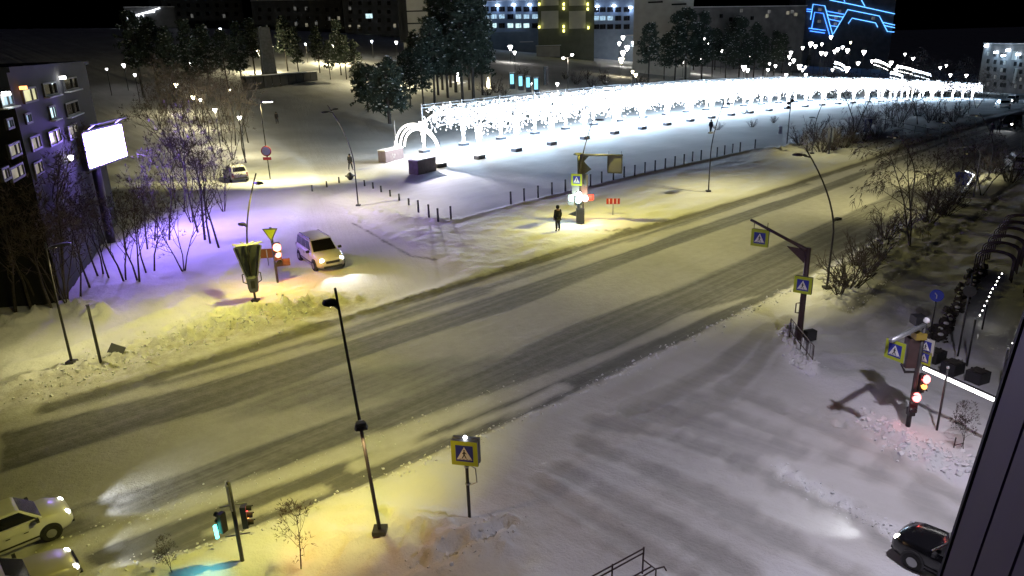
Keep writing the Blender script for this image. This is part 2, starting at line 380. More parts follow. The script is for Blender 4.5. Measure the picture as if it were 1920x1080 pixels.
ridge([(640, 1075), (760, 1060), (850, 1050)], 1.4, 0.16, 0.8)
ridge([(1478, 622), (1495, 665), (1520, 700)], 0.4, 0.35, 1.2)
ridge([(1625, 790), (1690, 828), (1760, 862), (1840, 905)], 0.5, 0.32, 1.2)
ridge([(1660, 800), (1700, 815)], 0.45, 0.2, 1.0)
ridge([(700, 395), (760, 415), (830, 415)], 0.8, 0.22, 0.7)
ridge([(590, 360), (660, 405), (720, 440)], 0.5, 0.14, 0.8)
ridge([(850, 419), (960, 389), (1200, 329), (1420, 281)], 0.35, 0.14, 0.5)
ridge([(640, 210), (700, 228), (760, 250)], 0.6, 0.3, 0.6)
ridge([(1450, 285), (1560, 270), (1640, 255)], 1.5, 0.5, 1.0)
ridge([(1570, 560), (1640, 490), (1720, 430), (1800, 370), (1850, 330)], 1.6, 0.18, 0.8)
ridge([(1500, 548), (1640, 462), (1760, 392)], 0.4, 0.22, 1.2)
ridge([(520, 545), (590, 555), (560, 590)], 0.6, 0.18, 0.9)
for pl, h in ((road_lo[4:], 0.10), (road_up[1:8], 0.08)): ridge(pl, 0.28, h, 1.2, 3)
rg = np.random.RandomState(5)
def trail(px, spread, n, depth, r):
    """footprints: dents with a raised rim"""
    global Z
    L = uvp(px); seg = [math.hypot(L[i+1][0]-L[i][0], L[i+1][1]-L[i][1]) for i in range(len(L)-1)]; tot = sum(seg)
    for k in range(n):
        t = tot*(k+rg.rand()*0.6)/n; i = 0
        while i < len(seg)-1 and t > seg[i]: t -= seg[i]; i += 1
        f = min(1, t/seg[i]); cu = L[i][0]+(L[i+1][0]-L[i][0])*f+rg.randn()*spread; cv = L[i][1]+(L[i+1][1]-L[i][1])*f+rg.randn()*spread
        i0, i1 = np.searchsorted(gu, (cu-1, cu+1)); j0, j1 = np.searchsorted(gv, (cv-1, cv+1))
        q = np.hypot(U[i0:i1, j0:j1]-cu, V[i0:i1, j0:j1]-cv)/(r*(0.7+0.6*rg.rand()))
        Z[i0:i1, j0:j1] += depth*(-np.exp(-q**4)+0.45*np.exp(-((q-1.25)/0.3)**2))
trail([(790, 1078), (850, 1042), (900, 1015), (962, 985)], 0.12, 26, 0.12, 0.22)
trail([(590, 1050), (640, 1030), (700, 1040), (760, 1010)], 0.5, 18, 0.10, 0.15)
trail(trod, 0.15, 80, 0.14, 0.22)
trail([(350, 545), (385, 565), (410, 580)], 0.05, 8, 0.12, 0.2)
trail([(600, 350), (650, 390), (740, 460)], 0.5, 50, 0.06, 0.2)
trail([(1530, 750), (1600, 800), (1700, 860), (1800, 920)], 0.6, 40, 0.07, 0.2)
trail([(150, 690), (300, 650), (480, 590)], 0.9, 90, 0.12, 0.22)
trail([(1470, 885), (1560, 935), (1690, 1005)], 0.22, 70, 0.05, 0.16)
trail([(1100, 800), (1250, 780), (1400, 860), (1300, 900)], 0.9, 60, 0.03, 0.2)
GX = U*DIRU.x+V*DIRV.x; GY = U*DIRU.y+V*DIRV.y
nu, nv = U.shape
idx = np.arange(nu*nv).reshape(nu, nv)
quads = np.stack([idx[:-1, :-1], idx[1:, :-1], idx[1:, 1:], idx[:-1, 1:]], -1).reshape(-1, 4)
def cmid(A): return (A[:-1, :-1]+A[1:, :-1]+A[1:, 1:]+A[:-1, 1:]).reshape(-1)/4
cr_, c1, c2, cp = cmid(SD), cmid(SD1), cmid(SD2), cmid(SDP)
zone = np.where(cr_ > 0, 1, np.where(c1 > 0, 2, np.where(c2 > 0, 3, np.where(cp > 0, 4, 0))))
co_all = np.stack([GX, GY, Z], -1).reshape(-1, 3)
for zi, nm, lb in ((0, 'snow_ground', 'snow covered verges and open ground'), (1, 'main_road', 'wide avenue of packed snow with worn dark wheel lanes'), (2, 'side_street', 'snowy side street meeting the avenue on the left'), (3, 'side_street', 'snowy junction mouth in the right foreground'), (4, 'plaza', 'wind swept snowy plaza under the light tunnel')):
    q = quads[zone == zi]; used = np.unique(q); remap = np.full(nu*nv, -1); remap[used] = np.arange(len(used))
    q = remap[q]; me = bpy.data.meshes.new(nm)
    me.vertices.add(len(used)); me.vertices.foreach_set('co', co_all[used].ravel())
    me.loops.add(q.size); me.loops.foreach_set('vertex_index', q.ravel().astype(np.int32))
    me.polygons.add(len(q)); me.polygons.foreach_set('loop_start', np.arange(0, q.size, 4, dtype=np.int32))
    me.polygons.foreach_set('use_smooth', np.ones(len(q), bool)); me.update(calc_edges=True)
    for an, A in (('wear', wear), ('dirt', dirt)):
        a = me.attributes.new(an, 'FLOAT', 'POINT'); a.data.foreach_set('value', A.reshape(-1)[used].astype(np.float32))
    me.materials.append(M[{2: 'snow_side1', 3: 'snow_side2'}.get(zi, 'snow')])
    o = bpy.data.objects.new(nm, me); C.objects.link(o); struct(o); o['label'] = lb
def gz(x, y):
    """height of the finished ground"""
    u_, v_ = uv(x, y); i = int(np.clip(np.searchsorted(gu, u_), 1, nu-1)); j = int(np.clip(np.searchsorted(gv, v_), 1, nv-1))
    fu = (u_-gu[i-1])/(gu[i]-gu[i-1]); fv = (v_-gv[j-1])/(gv[j]-gv[j-1])
    return float((Z[i-1, j-1]*(1-fu)+Z[i, j-1]*fu)*(1-fv)+(Z[i-1, j]*(1-fu)+Z[i, j]*fu)*fv)
def PG(px, py):
    q = P(px, py); q.z = gz(q.x, q.y); return q

# broken clods of ploughed snow along the banks
def clods(name, label, px, n, spread, lo, hi, seed, along=None):
    r_ = np.random.RandomState(seed); L = uvp(px); seg = [math.hypot(L[i+1][0]-L[i][0], L[i+1][1]-L[i][1]) for i in range(len(L)-1)]; tot = sum(seg); mb = MB()
    for _ in range(n):
        t_ = r_.rand()*tot; i = 0
        while i < len(seg)-1 and t_ > seg[i]: t_ -= seg[i]; i += 1
        f = min(1, t_/seg[i]); cu = L[i][0]+(L[i+1][0]-L[i][0])*f+r_.randn()*spread; cv = L[i][1]+(L[i+1][1]-L[i][1])*f+r_.randn()*spread
        x, y = xy(cu, cv); sz = lo+(hi-lo)*r_.rand()**2.5; k0 = len(mb.v)
        mb.box((x, y, gz(x, y)+sz*0.12), (sz, sz*(0.6+0.5*r_.rand()), sz*(0.5+0.4*r_.rand())), rot=Matrix.Rotation(r_.rand()*6.28, 3, 'Z') @ Matrix.Rotation(r_.randn()*0.5, 3, 'X') @ Matrix.Rotation(r_.randn()*0.5, 3, 'Y'))
        for j in range(k0, len(mb.v)): v = mb.v[j]; mb.v[j] = (v[0]+r_.randn()*sz*0.1, v[1]+r_.randn()*sz*0.1, v[2]+r_.randn()*sz*0.1)
    o = mb.build(name, M['snowcap']); o['kind'] = 'stuff'; o['label'] = label; return o
clods('snow_clods', 'broken snow clods of the ploughed bank on the left verge', [(60, 735), (250, 672), (420, 618), (560, 578)], 900, 0.9, 0.025, 0.11, 1)
clods('snow_clods', 'broken snow clods along the near edge of the avenue', [(187, 1076), (360, 1040), (640, 933), (800, 864), (1023, 768), (1280, 643), (1480, 544)], 520, 0.22, 0.02, 0.10, 2)
clods('snow_clods', 'broken snow clods on the bank by the red traffic light', [(1630, 790), (1690, 828), (1760, 862), (1840, 905)], 420, 0.35, 0.03, 0.13, 3)
clods('snow_clods', 'broken snow clods around the railing', [(1478, 622), (1495, 665), (1522, 702)], 220, 0.25, 0.04, 0.2, 4)
clods('snow_clods', 'broken snow clods beside the trodden path in the foreground', [(790, 1075), (850, 1040), (900, 1014), (965, 985)], 130, 0.3, 0.025, 0.08, 5)
clods('snow_clods', 'broken snow clods along the wheel track in the junction mouth', [(1465, 882), (1560, 935), (1690, 1005)], 220, 0.22, 0.02, 0.065, 6)
clods('snow_clods', 'broken snow clods on the white strip between the near lanes', [(100, 1028), (417, 925), (640, 845), (873, 762), (990, 715)], 260, 0.3, 0.02, 0.06, 7)
clods('snow_clods', 'broken snow clods along the trodden path of the right verge', [(1590, 590), (1680, 520), (1760, 460), (1840, 405), (1880, 365)], 420, 0.3, 0.03, 0.10, 8)
# ------------------------------------------------------------------ street lamps
WARM = (1.0, 0.91, 0.16); NEUT = (1.0, 0.90, 0.40); COOL = (0.72, 0.82, 1.0)
def street_lamp(base, top, heads, label, light=None, bend=1.7, start=0.42, thick=0.05, tilt=0.3, cone=146):
    """curved steel pole; base/top as photograph places, heads = list of (height fraction, side, length)"""
    b = PG(*base); D = math.hypot(b.x, b.y)
    tp = at(top[0], top[1], D)
    dv = Vector((tp.x-b.x, tp.y-b.y, 0)); H = tp.z-b.z
    t = thing('street_lamp', label, 'street lamp', b, 0, 'street lamps')
    def pt(f): return Vector((0, 0, H*f)) + dv*(max(0, (f-start)/(1-start))**bend)
    MB().tube([Vector((0, 0, -0.2))]+[pt(i/14) for i in range(15)], [thick*1.25]+[thick*(1.15-0.5*i/14) for i in range(15)], 10).build('pole', M['pole'], t, True)
    MB().box((0, 0, 0.06), (0.36, 0.36, 0.12)).build('base_plate', M['pole'], t)
    for hi, (f, (hx, hy), ln) in enumerate(heads):
        q = pt(f); d = Vector((hx, hy, 0)).normalized(); e = q+d*ln
        mb = MB().tube([q, q+d*ln*0.35+Vector((0, 0, 0.03))], [0.04, 0.035], 6)
        mb.build('arm', M['pole'], t)
        rot = Matrix.Rotation(math.atan2(d.y, d.x), 3, 'Z')
        hd = MB()
        prof = [(-0.5, 0.04, 0.03), (-0.3, 0.13, 0.06), (0.1, 0.17, 0.075), (0.4, 0.14, 0.06), (0.5, 0.05, 0.03)]
        vs = []; fs = []
        for x, w_, h_ in prof:
            for yy, zz in ((-w_, -h_*0.5), (w_, -h_*0.5), (w_*0.75, h_), (-w_*0.75, h_)): vs.append(q+d*ln*0.62+rot @ Vector((x*ln*0.8, yy, zz+0.05)))
        for i in range(len(prof)-1):
            for k in range(4): fs.append((i*4+k, i*4+(k+1) % 4, (i+1)*4+(k+1) % 4, (i+1)*4+k))
        fs += [(3, 2, 1, 0), (16, 17, 18, 19)]
        hd.add(vs, fs); ho = hd.build('lamp_head', M['pole'], t)
        MB().box(q+d*ln*0.62+Vector((0, 0, 0.018)), (ln*0.5, 0.2, 0.012), rot=rot).build('lens', M['lens' if light and hi == 0 else 'head_off2'], ho)
        if light and hi == 0:
            col, en = light
            lamp('SPOT', b+q+d*ln*0.62+Vector((0, 0, -0.06)), en, col, 0.12, d*(tilt)+Vector((0, 0, -1)), R(cone), 0.9, 'street_lamp_light', batwing=True)
    return t
M['head_off2'] = mat('unlit lamp glass', (0.03, 0.03, 0.03), 0.2)
M['lens'] = mat('lamp lens', (0.8, 0.8, 0.75), 0.3, emit=(1, 0.9, 0.6), estr=6)
M['lensbright'] = mat('bright lamp lens', (0.8, 0.8, 0.75), 0.3, emit=(1, 0.95, 0.8), estr=12, sample=False)
VEC_D = Vector((-DIRV.x, -DIRV.y, 0)); VU = (DIRU.x, DIRU.y); VV = (DIRV.x, DIRV.y); VD = (-DIRV.x, -DIRV.y)
EN = 1150
street_lamp((715, 1018), (628, 540), [(0.925, VV, 0.55), (0.49, (0.3, -1.0), 0.6)], 'tall slim street lamp by the avenue in the near foreground, left of the crossing sign', (WARM, EN*0.95), 1.0, 0.0, 0.046, 1.0, 122)
street_lamp((480, 570), (480, 325), [(0.93, (-VV[0], -VV[1]), 0.9), (0.60, VV, 0.8)], 'street lamp on the far verge with a cone shaped garland on its pole', (WARM, EN*0.95))
street_lamp((672, 388), (614, 197), [(0.93, (-VU[0], -VU[1]), 0.9), (0.95, VU, 0.6)], 'curved street lamp by the walking person at the side street corner', (NEUT, EN*1.3))
street_lamp((1087, 422), (1115, 217), [(0.96, VD, 0.9), (0.66, (-VU[0], -VU[1]), 0.9)], 'street lamp beside the traffic light pole on the plaza edge', (WARM, EN*1.2))
street_lamp((1328, 362), (1358, 190), [(0.97, VD, 0.9), (0.66, (-VU[0], -VU[1]), 0.8)], 'slender curved street lamp alone on the bright plaza edge', (NEUT, EN*1.0))
street_lamp((1522, 290), (1549, 180), [(0.97, VD, 0.9), (0.62, VV, 0.8)], 'curved street lamp by the shrubs at the plaza end, before the tunnel', (NEUT, EN*0.35))
street_lamp((1549, 550), (1512, 281), [(0.95, VV, 0.9), (0.5, VU, 0.7)], 'curved street lamp by the bare bush on the near side of the avenue', (NEUT, EN*0.7), 1.7, 0.42, 0.05, 0.5, 130)
street_lamp((1706, 395), (1684, 252), [(0.95, VV, 0.9), (0.5, VU, 0.7)], 'second curved street lamp beyond the bush, among birch trees', (NEUT, EN*0.6), 1.7, 0.42, 0.05, 0.5, 130)
street_lamp((1800, 345), (1774, 225), [(0.95, VV, 0.9), (0.45, VU, 0.7)], 'street lamp with a blue banner, right side of the avenue', (NEUT, EN*0.4), 1.7, 0.42, 0.05, 0.5, 130)
street_lamp((1852, 340), (1836, 212), [(0.95, VV, 0.9), (0.5, VU, 0.7)], 'farthest curved street lamp on the right side of the avenue', (NEUT, EN*0.4), 1.7, 0.42, 0.05, 0.5, 130)
street_lamp((136, 684), (84, 455), [(0.95, VU, 0.9)], 'dark street lamp pole on the left verge beside a short post', (NEUT, EN*0.4))

q = PG(715, 1018); hm_ = hgt(q, 698, 800)
tp_ = at(628, 540, math.hypot(q.x, q.y)); dv_ = Vector((tp_.x-q.x, tp_.y-q.y, 0))
lamp('SPOT', q+dv_*0.49+Vector((0.11, -0.37, hm_-0.22)), 70, (1.0, 0.66, 0.28), 0.06, (0.35, 0.1, -0.9), R(165), 0.95, 'footway_light', batwing=True)
def plain_lamp():
    q = PG(507, 338); H = hgt(q, 497, 190); t = thing('street_lamp', 'straight street lamp with a glowing head above a round sign, upper left side street', 'street lamp', q, 0, 'street lamps')
    MB().tube([(0, 0, -0.1), (0, 0, H*0.97), (0.25, -0.05, H)], 0.06, 8).build('pole', M['pole'], t, True)
    h = MB().box((0.75, -0.1, H+0.02), (1.1, 0.3, 0.12)).build('lamp_head', M['pole'], t); MB().box((0.8, -0.14, H-0.06), (0.85, 0.30, 0.06)).build('lens', M['lensbright'], h)
    lamp('SPOT', q+Vector((0.9, -0.1, H-0.15)), EN*2.0, NEUT, 0.12, (-0.15, 0.8, -1), R(150), 0.5, 'street_lamp_light', batwing=True)
    z = hgt(q, 502, 283); MB().tube([(0.45*math.cos(a), -0.1, z+0.45*math.sin(a)) for a in [k*math.pi/10 for k in range(21)]], 0.05, 6).build('sign_ring', M['signred'], t)
    MB().disc((0, -0.08, z), 0.42, 0.02, 'y', 18).build('sign_face', M['galv'], t); MB().box((0, -0.08, z-0.72), (0.8, 0.03, 0.28)).build('sign_plate', M['signred'], t)
plain_lamp()
# ------------------------------------------------------------------ helpers for things seen on a vertical plane
def plane_hit(px, py, p0, n):
    o = Vector((0, 0, CAM_H)); d = ray(px, py); return o+d*((p0-o).dot(n)/d.dot(n))
def local_frame(p0, along):
    """matrix-free frame: x along wall, y out of the wall, z up"""
    a = Vector((along.x, along.y, 0)).normalized(); n = Vector((a.y, -a.x, 0))
    return a, n
def to_uv(q, p0, a): return (q-p0).dot(a), q.z-p0.z
def lamp_pt(loc, en, col, size=0.1): return lamp('POINT', loc, en, col, size, name='lantern_light')
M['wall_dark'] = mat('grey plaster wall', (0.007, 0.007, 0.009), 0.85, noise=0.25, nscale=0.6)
M['wall_beige'] = mat('beige panel wall', (0.36, 0.34, 0.30), 0.85, noise=0.12, nscale=0.35)
M['wall_town'] = mat('weathered block wall', (0.16, 0.16, 0.17), 0.9, noise=0.25, nscale=0.3)
M['wall_tower'] = mat('dark olive cladding', (0.085, 0.095, 0.07), 0.6, noise=0.15, nscale=0.5)
M['wall_blue'] = mat('pale blue plaster', (0.24, 0.30, 0.38), 0.8, noise=0.12, nscale=0.5)
M['panel_grey'] = mat('pale grey panel', (0.45, 0.45, 0.44), 0.6, noise=0.08, nscale=0.5)
def lit(name, col, st, noise=0.5, ns=1.2): 
    m = mat(name, (0.3, 0.3, 0.3), 0.3); nt = m.node_tree; b = nt.nodes['Principled BSDF']
    b.inputs['Emission Strength'].default_value = st
    tc = nt.nodes.new('ShaderNodeTexCoord'); n = nt.nodes.new('ShaderNodeTexNoise'); n.inputs['Scale'].default_value = ns; n.inputs['Detail'].default_value = 3
    nt.links.new(tc.outputs['Object'], n.inputs['Vector'])
    cr = nt.nodes.new('ShaderNodeValToRGB'); cr.color_ramp.elements[0].position = 0.5-0.3*noise; cr.color_ramp.elements[1].position = 0.62
    cr.color_ramp.elements[0].color = (*[c*(1-noise) for c in col], 1); cr.color_ramp.elements[1].color = (*col, 1)
    nt.links.new(n.outputs[0], cr.inputs[0]); nt.links.new(cr.outputs[0], b.inputs['Emission Color']); m.cycles.emission_sampling = 'NONE'
    return m
M['win_warm'] = lit('lit curtained window', (0.55, 0.50, 0.36), 0.42, 0.9, 2.2)
M['win_yellow'] = lit('bright yellow window', (0.85, 0.82, 0.42), 0.75, 0.5, 1.0)
M['win_blue'] = lit('cold lit window', (0.40, 0.62, 0.80), 0.9, 0.85, 1.6)
M['win_cyan'] = lit('bright cold lit window', (0.62, 0.90, 0.95), 1.1, 0.6, 0.8)
M['win_dim'] = lit('dim window', (0.16, 0.16, 0.15), 0.6, 0.8, 1.0)
M['bulbwhite'] = mat('white lamp glass', (0.8, 0.8, 0.8), 0.3, emit=(1, 0.97, 0.92), estr=14, sample=False)
M['bulbwarm'] = mat('warm lamp glass', (0.8, 0.8, 0.8), 0.3, emit=(1, 0.88, 0.55), estr=12, sample=False)
M['bulbcool'] = mat('cold lamp glass', (0.8, 0.8, 0.8), 0.3, emit=(0.8, 0.9, 1.0), estr=12, sample=False)
M['bulbyellow'] = mat('yellow lamp glass', (0.8, 0.8, 0.3), 0.3, emit=(1.0, 0.95, 0.25), estr=3, sample=False)
M['bulborange'] = mat('orange lamp glass', (0.8, 0.4, 0.2), 0.3, emit=(1.0, 0.40, 0.12), estr=2.5, sample=False)
def block(name, label, px_l, px_r, py_top, D, depth, wallm, drop=6, group=None, tilt=0.0, flat_roof=True, cat='building'):
    """a building whose front runs between two places of the photograph at distance D; returns thing, origin, along, normal, width, height"""
    a3 = at(px_l, py_top, D); b3 = at(px_r, py_top, D*(1+tilt)); b3.z = a3.z
    g = min(gz(a3.x, a3.y), gz(b3.x, b3.y))-1.5
    al = (b3-a3); al.z = 0; wdt = al.length; al.normalize(); nrm = Vector((al.y, -al.x, 0))
    if nrm.dot(Vector((-a3.x, -a3.y, 0))) < 0: nrm = -nrm
    org = Vector((a3.x, a3.y, g)); H = a3.z-g
    t = thing(name, label, cat, org, yaw_of(al), group)
    MB().box((wdt/2, depth/2, H/2), (wdt, depth, H)).build('wall', wallm, t)
    if flat_roof: MB().box((wdt/2, depth/2, H+0.15), (wdt+0.5, depth+0.5, 0.3)).build('roof', M['snowcap'], t)
    return t, org, al, nrm, wdt, H
def win_on(t, org, al, nrm, px, py, w, h, m, D=None, frame=True, sill=False):
    """window centred on a photograph place, w,h in photograph pixels"""
    c = plane_hit(px, py, org, nrm); r = plane_hit(px+w/2, py, org, nrm); l = plane_hit(px-w/2, py, org, nrm)
    u_, z_ = to_uv(c, org, al); ww = abs((r-l).dot(al)); hh = abs(plane_hit(px, py-h/2, org, nrm).z-plane_hit(px, py+h/2, org, nrm).z)
    fr = MB()
    for x, z, sx, sz in ((u_, z_+hh/2, ww+0.12, 0.1), (u_, z_-hh/2, ww+0.12, 0.1), (u_-ww/2, z_, 0.1, hh-0.1), (u_+ww/2, z_, 0.1, hh-0.1), (u_+ww*0.12, z_, 0.06, hh-0.1)):
        fr.box((x, -0.04, z), (sx, 0.12, sz))
    f = fr.build('window', M['wframe'], t)
    MB().box((u_, -0.012, z_), (ww, 0.02, hh)).build('pane', m, f)
    if sill: MB().box((u_, -0.16, z_-hh/2-0.08), (ww+0.25, 0.3, 0.06)).build('sill', M['snowcap'], f)
    return f
M['wframe'] = mat('window frame', (0.05, 0.05, 0.055), 0.6)
# ------------------------------------------------------------------ four storey building at the far left
D0 = 62
c0 = at(160, 121, D0)
c1 = at(0, 137, 42.0); c1.z = c0.z
al = (c0-c1); al.z = 0; al.normalize()
gl = gz(c0.x, c0.y)-1; LB = (c0-c1).length-1
org = Vector((c0.x, c0.y, gl))-al*LB
print('bld', c0, c1, gl, LB, c0.z-gl)
t = thing('office_building', 'dark four storey building behind the lit screen, with a yellow window on its top floor', 'building', org, yaw_of(al))
nrm = Vector((al.y, -al.x, 0))
Hb = c0.z-gl
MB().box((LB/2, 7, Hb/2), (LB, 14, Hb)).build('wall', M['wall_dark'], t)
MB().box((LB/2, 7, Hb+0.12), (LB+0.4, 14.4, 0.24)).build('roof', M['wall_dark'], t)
for px, py, w, h, k, sl in ((10, 188, 24, 22, 'win_blue', 1), (54, 178, 26, 26, 'win_yellow', 0), (92, 167, 25, 23, 'glass', 1), (131, 157, 25, 22, 'glass', 1),
                        (16, 232, 12, 18, 'win_blue', 0), (51, 222, 11, 18, 'win_blue', 0), (97, 211, 12, 24, 'win_cyan', 1), (134, 203, 24, 24, 'glass', 1),
                        (25, 281, 22, 25, 'win_warm', 0), (65, 268, 19, 26, 'win_warm', 0), (101, 257, 23, 27, 'win_warm', 0), (135, 247, 18, 26, 'win_warm', 0),
                        (8, 326, 14, 24, 'win_warm', 0), (30, 323, 26, 26, 'win_warm', 0), (70, 315, 17, 25, 'win_warm', 0)):
    win_on(t, org, al, nrm, px, py, w, h, M[k], sill=bool(sl))
for px, py, m, col, en in ((110, 146, 'bulbwhite', (0.7, 0.95, 1), 6), (34, 165, 'bulborange', (1, 0.35, 0.2), 3), (1, 176, 'bulbwhite', (0.6, 1, 0.8), 5), (125, 297, 'bulbwhite', (1, 1, 1), 0)):
    q = plane_hit(px, py, org, nrm); u_, z_ = to_uv(q, org, al)
    MB().box((u_, -0.22, z_), (0.42 if en else 0.3, 0.25, 0.16 if en else 0.3)).build('wall_light', M[m], t)
    if en: lamp_pt(q+nrm*0.45-Vector((0, 0, 0.25)), en, col, 0.08)
# ------------------------------------------------------------------ lit advertising screen on its mast
b = PG(217, 458)
pl = P(335, 374)-P(100, 512); pl.z = 0; pl.normalize(); pn = Vector((pl.y, -pl.x, 0))
cs = [plane_hit(px, py, b, pn) for px, py in ((159, 254), (230, 229), (234, 289), (168, 321))]
us = [(q-b).dot(pl) for q in cs]; zs = [q.z-b.z for q in cs]
ul, ur = (us[0]+us[3])/2, (us[1]+us[2])/2; zt, zb = (zs[0]+zs[1])/2, (zs[2]+zs[3])/2
t = thing('advertising_screen', 'large glowing white advertising screen on a single mast by the left wood', 'billboard', b, yaw_of(pl))
MB().tube([(0, 0.25, -0.3), (0, 0.25, zb)], 0.28, 14).build('mast', M['pole'], t, True)
MB().box(((ul+ur)/2, 0.25, (zt+zb)/2), (ur-ul+0.3, 0.45, zt-zb+0.3)).build('cabinet', M['pole'], t)
M['screen'] = mat('glowing screen', (0.1, 0.1, 0.1), 0.4, emit=(0.30, 0.19, 1.0), estr=125.0)
MB().box(((ul+ur)/2, 0.01, (zt+zb)/2), (ur-ul, 0.02, zt-zb)).build('display', M['screen'], t)
MB().tube([(ul+0.2, -0.5, zt+0.5), (ur-0.2, -0.5, zt+0.5)], 0.06, 6).tube([(ul+0.8, 0.2, zt+0.1), (ul+0.8, -0.5, zt+0.5)], 0.04, 5).tube([(ur-0.8, 0.2, zt+0.1), (ur-0.8, -0.5, zt+0.5)], 0.04, 5).build('catwalk_rail', M['galv'], t)
print('screen', us, zs, b)
# ------------------------------------------------------------------ tunnel of lights on the plaza
near_px = [(826, 315), (892, 299), (966, 286), (1034, 273), (1097, 262), (1153, 253), (1204, 244), (1251, 236), (1295, 229), (1335, 223), (1371, 218), (1404, 214)]
NP = [P(*q) for q in near_px]
qe = P(1822, 187)
d_ = qe-NP[-1]; n_ = int(round(d_.length/5.6))
for i in range(1, n_+1):
    q = NP[-1] if i == 0 else P(*near_px[-1])+d_*(i/n_); q.z = terr(q.x, q.y); NP.append(q)
# smooth the row
for _ in range(3):
    NP = [NP[0]]+[(NP[i-1]+NP[i]*2+NP[i+1])/4 for i in range(1, len(NP)-1)]+[NP[-1]]
f1 = P(828, 282); ax = (NP[3]-NP[1]).normalized(); TW = abs((f1-NP[1]).cross(ax).z)
print('tunnel', len(NP), 'width', TW, [(NP[i+1]-NP[i]).length for i in range(0, len(NP)-1, 4)])
M['bulb'] = mat('garland bulbs', (0.8, 0.8, 0.8), 0.3, emit=(0.86, 0.90, 1.0), estr=9, sample=False)
M['bulbc'] = mat('warm garland bulbs', (0.8, 0.8, 0.8), 0.3, emit=(1.0, 0.93, 0.84), estr=10, sample=False)
M['blockdark'] = mat('dark ballast block', (0.07, 0.07, 0.08), 0.8, noise=0.2, nscale=4)
rb = random.Random(3)
def octa(mb, p, r):
    x, y, z = p
    mb.add([(x+r, y, z), (x-r, y, z), (x, y+r, z), (x, y-r, z), (x, y, z+r), (x, y, z-r)], [(0, 2, 4), (2, 1, 4), (1, 3, 4), (3, 0, 4), (2, 0, 5), (1, 2, 5), (3, 1, 5), (0, 3, 5)])
def arch_z(y):
    s = min(1.0, abs(y)/(TW/2)); return 2.3+2.75*math.sqrt(max(0, 1-s**2.4))
LEN = 5.9
def make_garland(seed, n=900, lo=0.0):
    r_ = random.Random(seed); mb = MB()
    for i in range(n):
        k = r_.random(); x = r_.uniform(0.0, LEN)
        if k < 0.42:      # canopy net
            y = r_.uniform(-TW/2, TW/2); z = arch_z(y)+r_.gauss(0, 0.16)-0.2*abs(math.sin(x*2.1))
        elif k < 0.80:    # side curtains, lower towards the posts
            s = r_.choice((-1, 1)); y = s*(TW/2-0.1)+r_.gauss(0, 0.15); dip = 1.1*(abs(x-LEN/2)/(LEN/2))**2.2
            z = r_.uniform(3.0-dip*1.2, 4.9)
        elif k < 0.90:    # bulbs along the top rails
            y = r_.choice((-1, 1))*TW/2*0.8+r_.gauss(0, 0.1); z = 5.2+r_.gauss(0, 0.15)
        else:             # hanging stars inside
            y = r_.uniform(-TW/3, TW/3); z = r_.uniform(3.1, 4.3)
        octa(mb, (x, y, z), r_.uniform(0.05, 0.085))
    return mb
def make_posts_bulbs(seed):
    r_ = random.Random(seed); mb = MB()
    for s in (-1, 1):
        for i in range(170):
            z = 0.45+3.3*r_.random()**0.9; rr = 0.16+0.42*max(0, (z-1.2)/2.5)**1.3; a = r_.uniform(0, 6.283)
            octa(mb, (rr*math.cos(a), s*TW/2+rr*0.5*math.sin(a), z), r_.uniform(0.05, 0.08))
        for i in range(46):
            q = i/45*math.pi/2; y = s*TW/2*math.cos(q)
            octa(mb, (r_.gauss(0, 0.05), y, arch_z(y)-0.1), 0.08)
    return mb
GAR = [make_garland(i).mesh('canopy_garland', M['bulb']) for i in range(3)]
PST = [make_posts_bulbs(i).mesh('post_garland', M['bulbc' if i == 1 else 'bulb']) for i in range(2)]
pm = MB().tube([(0, 0, 0.3), (0, 0, 5.75)], 0.06, 8).mesh('post', M['galv'])
bm_ = MB().box((0, 0, 0.22), (1.15, 0.75, 0.46)).mesh('ballast_block', M['blockdark'])
cm_ = MB().box((0, 0, 0.49), (1.2, 0.8, 0.08)).mesh('snow_cap', M['snowcap'])
def rails():
    mb = MB()
    for y in (-TW/2, -TW/4, 0, TW/4, TW/2):
        mb.tube([(0, y, arch_z(y*0.9)+0.25 if abs(y) < TW/2-0.01 else 5.25), (LEN, y, arch_z(y*0.9)+0.25 if abs(y) < TW/2-0.01 else 5.25)], 0.035, 5)
    for y in (-TW/2, TW/2): mb.tube([(0, y, 5.6), (LEN, y, 5.6)], 0.03, 5)
    mb.tube([(0, -TW/2, 5.6), (0, TW/2, 5.6)], 0.035, 5)
    mb.tube([(LEN/2, -TW/2, 5.6), (LEN/2, TW/2, 5.6)], 0.03, 5)
    return mb
rm_ = rails().mesh('roof_rail', M['galv'])
def arch_frame():
    mb = MB(); mb.tube([(0, TW/2*math.cos(q*math.pi/20), arch_z(TW/2*math.cos(q*math.pi/20))) for q in range(21)], 0.05, 6); return mb
am_ = arch_frame().mesh('arch', M['galv'])
ARCH = []
nN = len(NP)
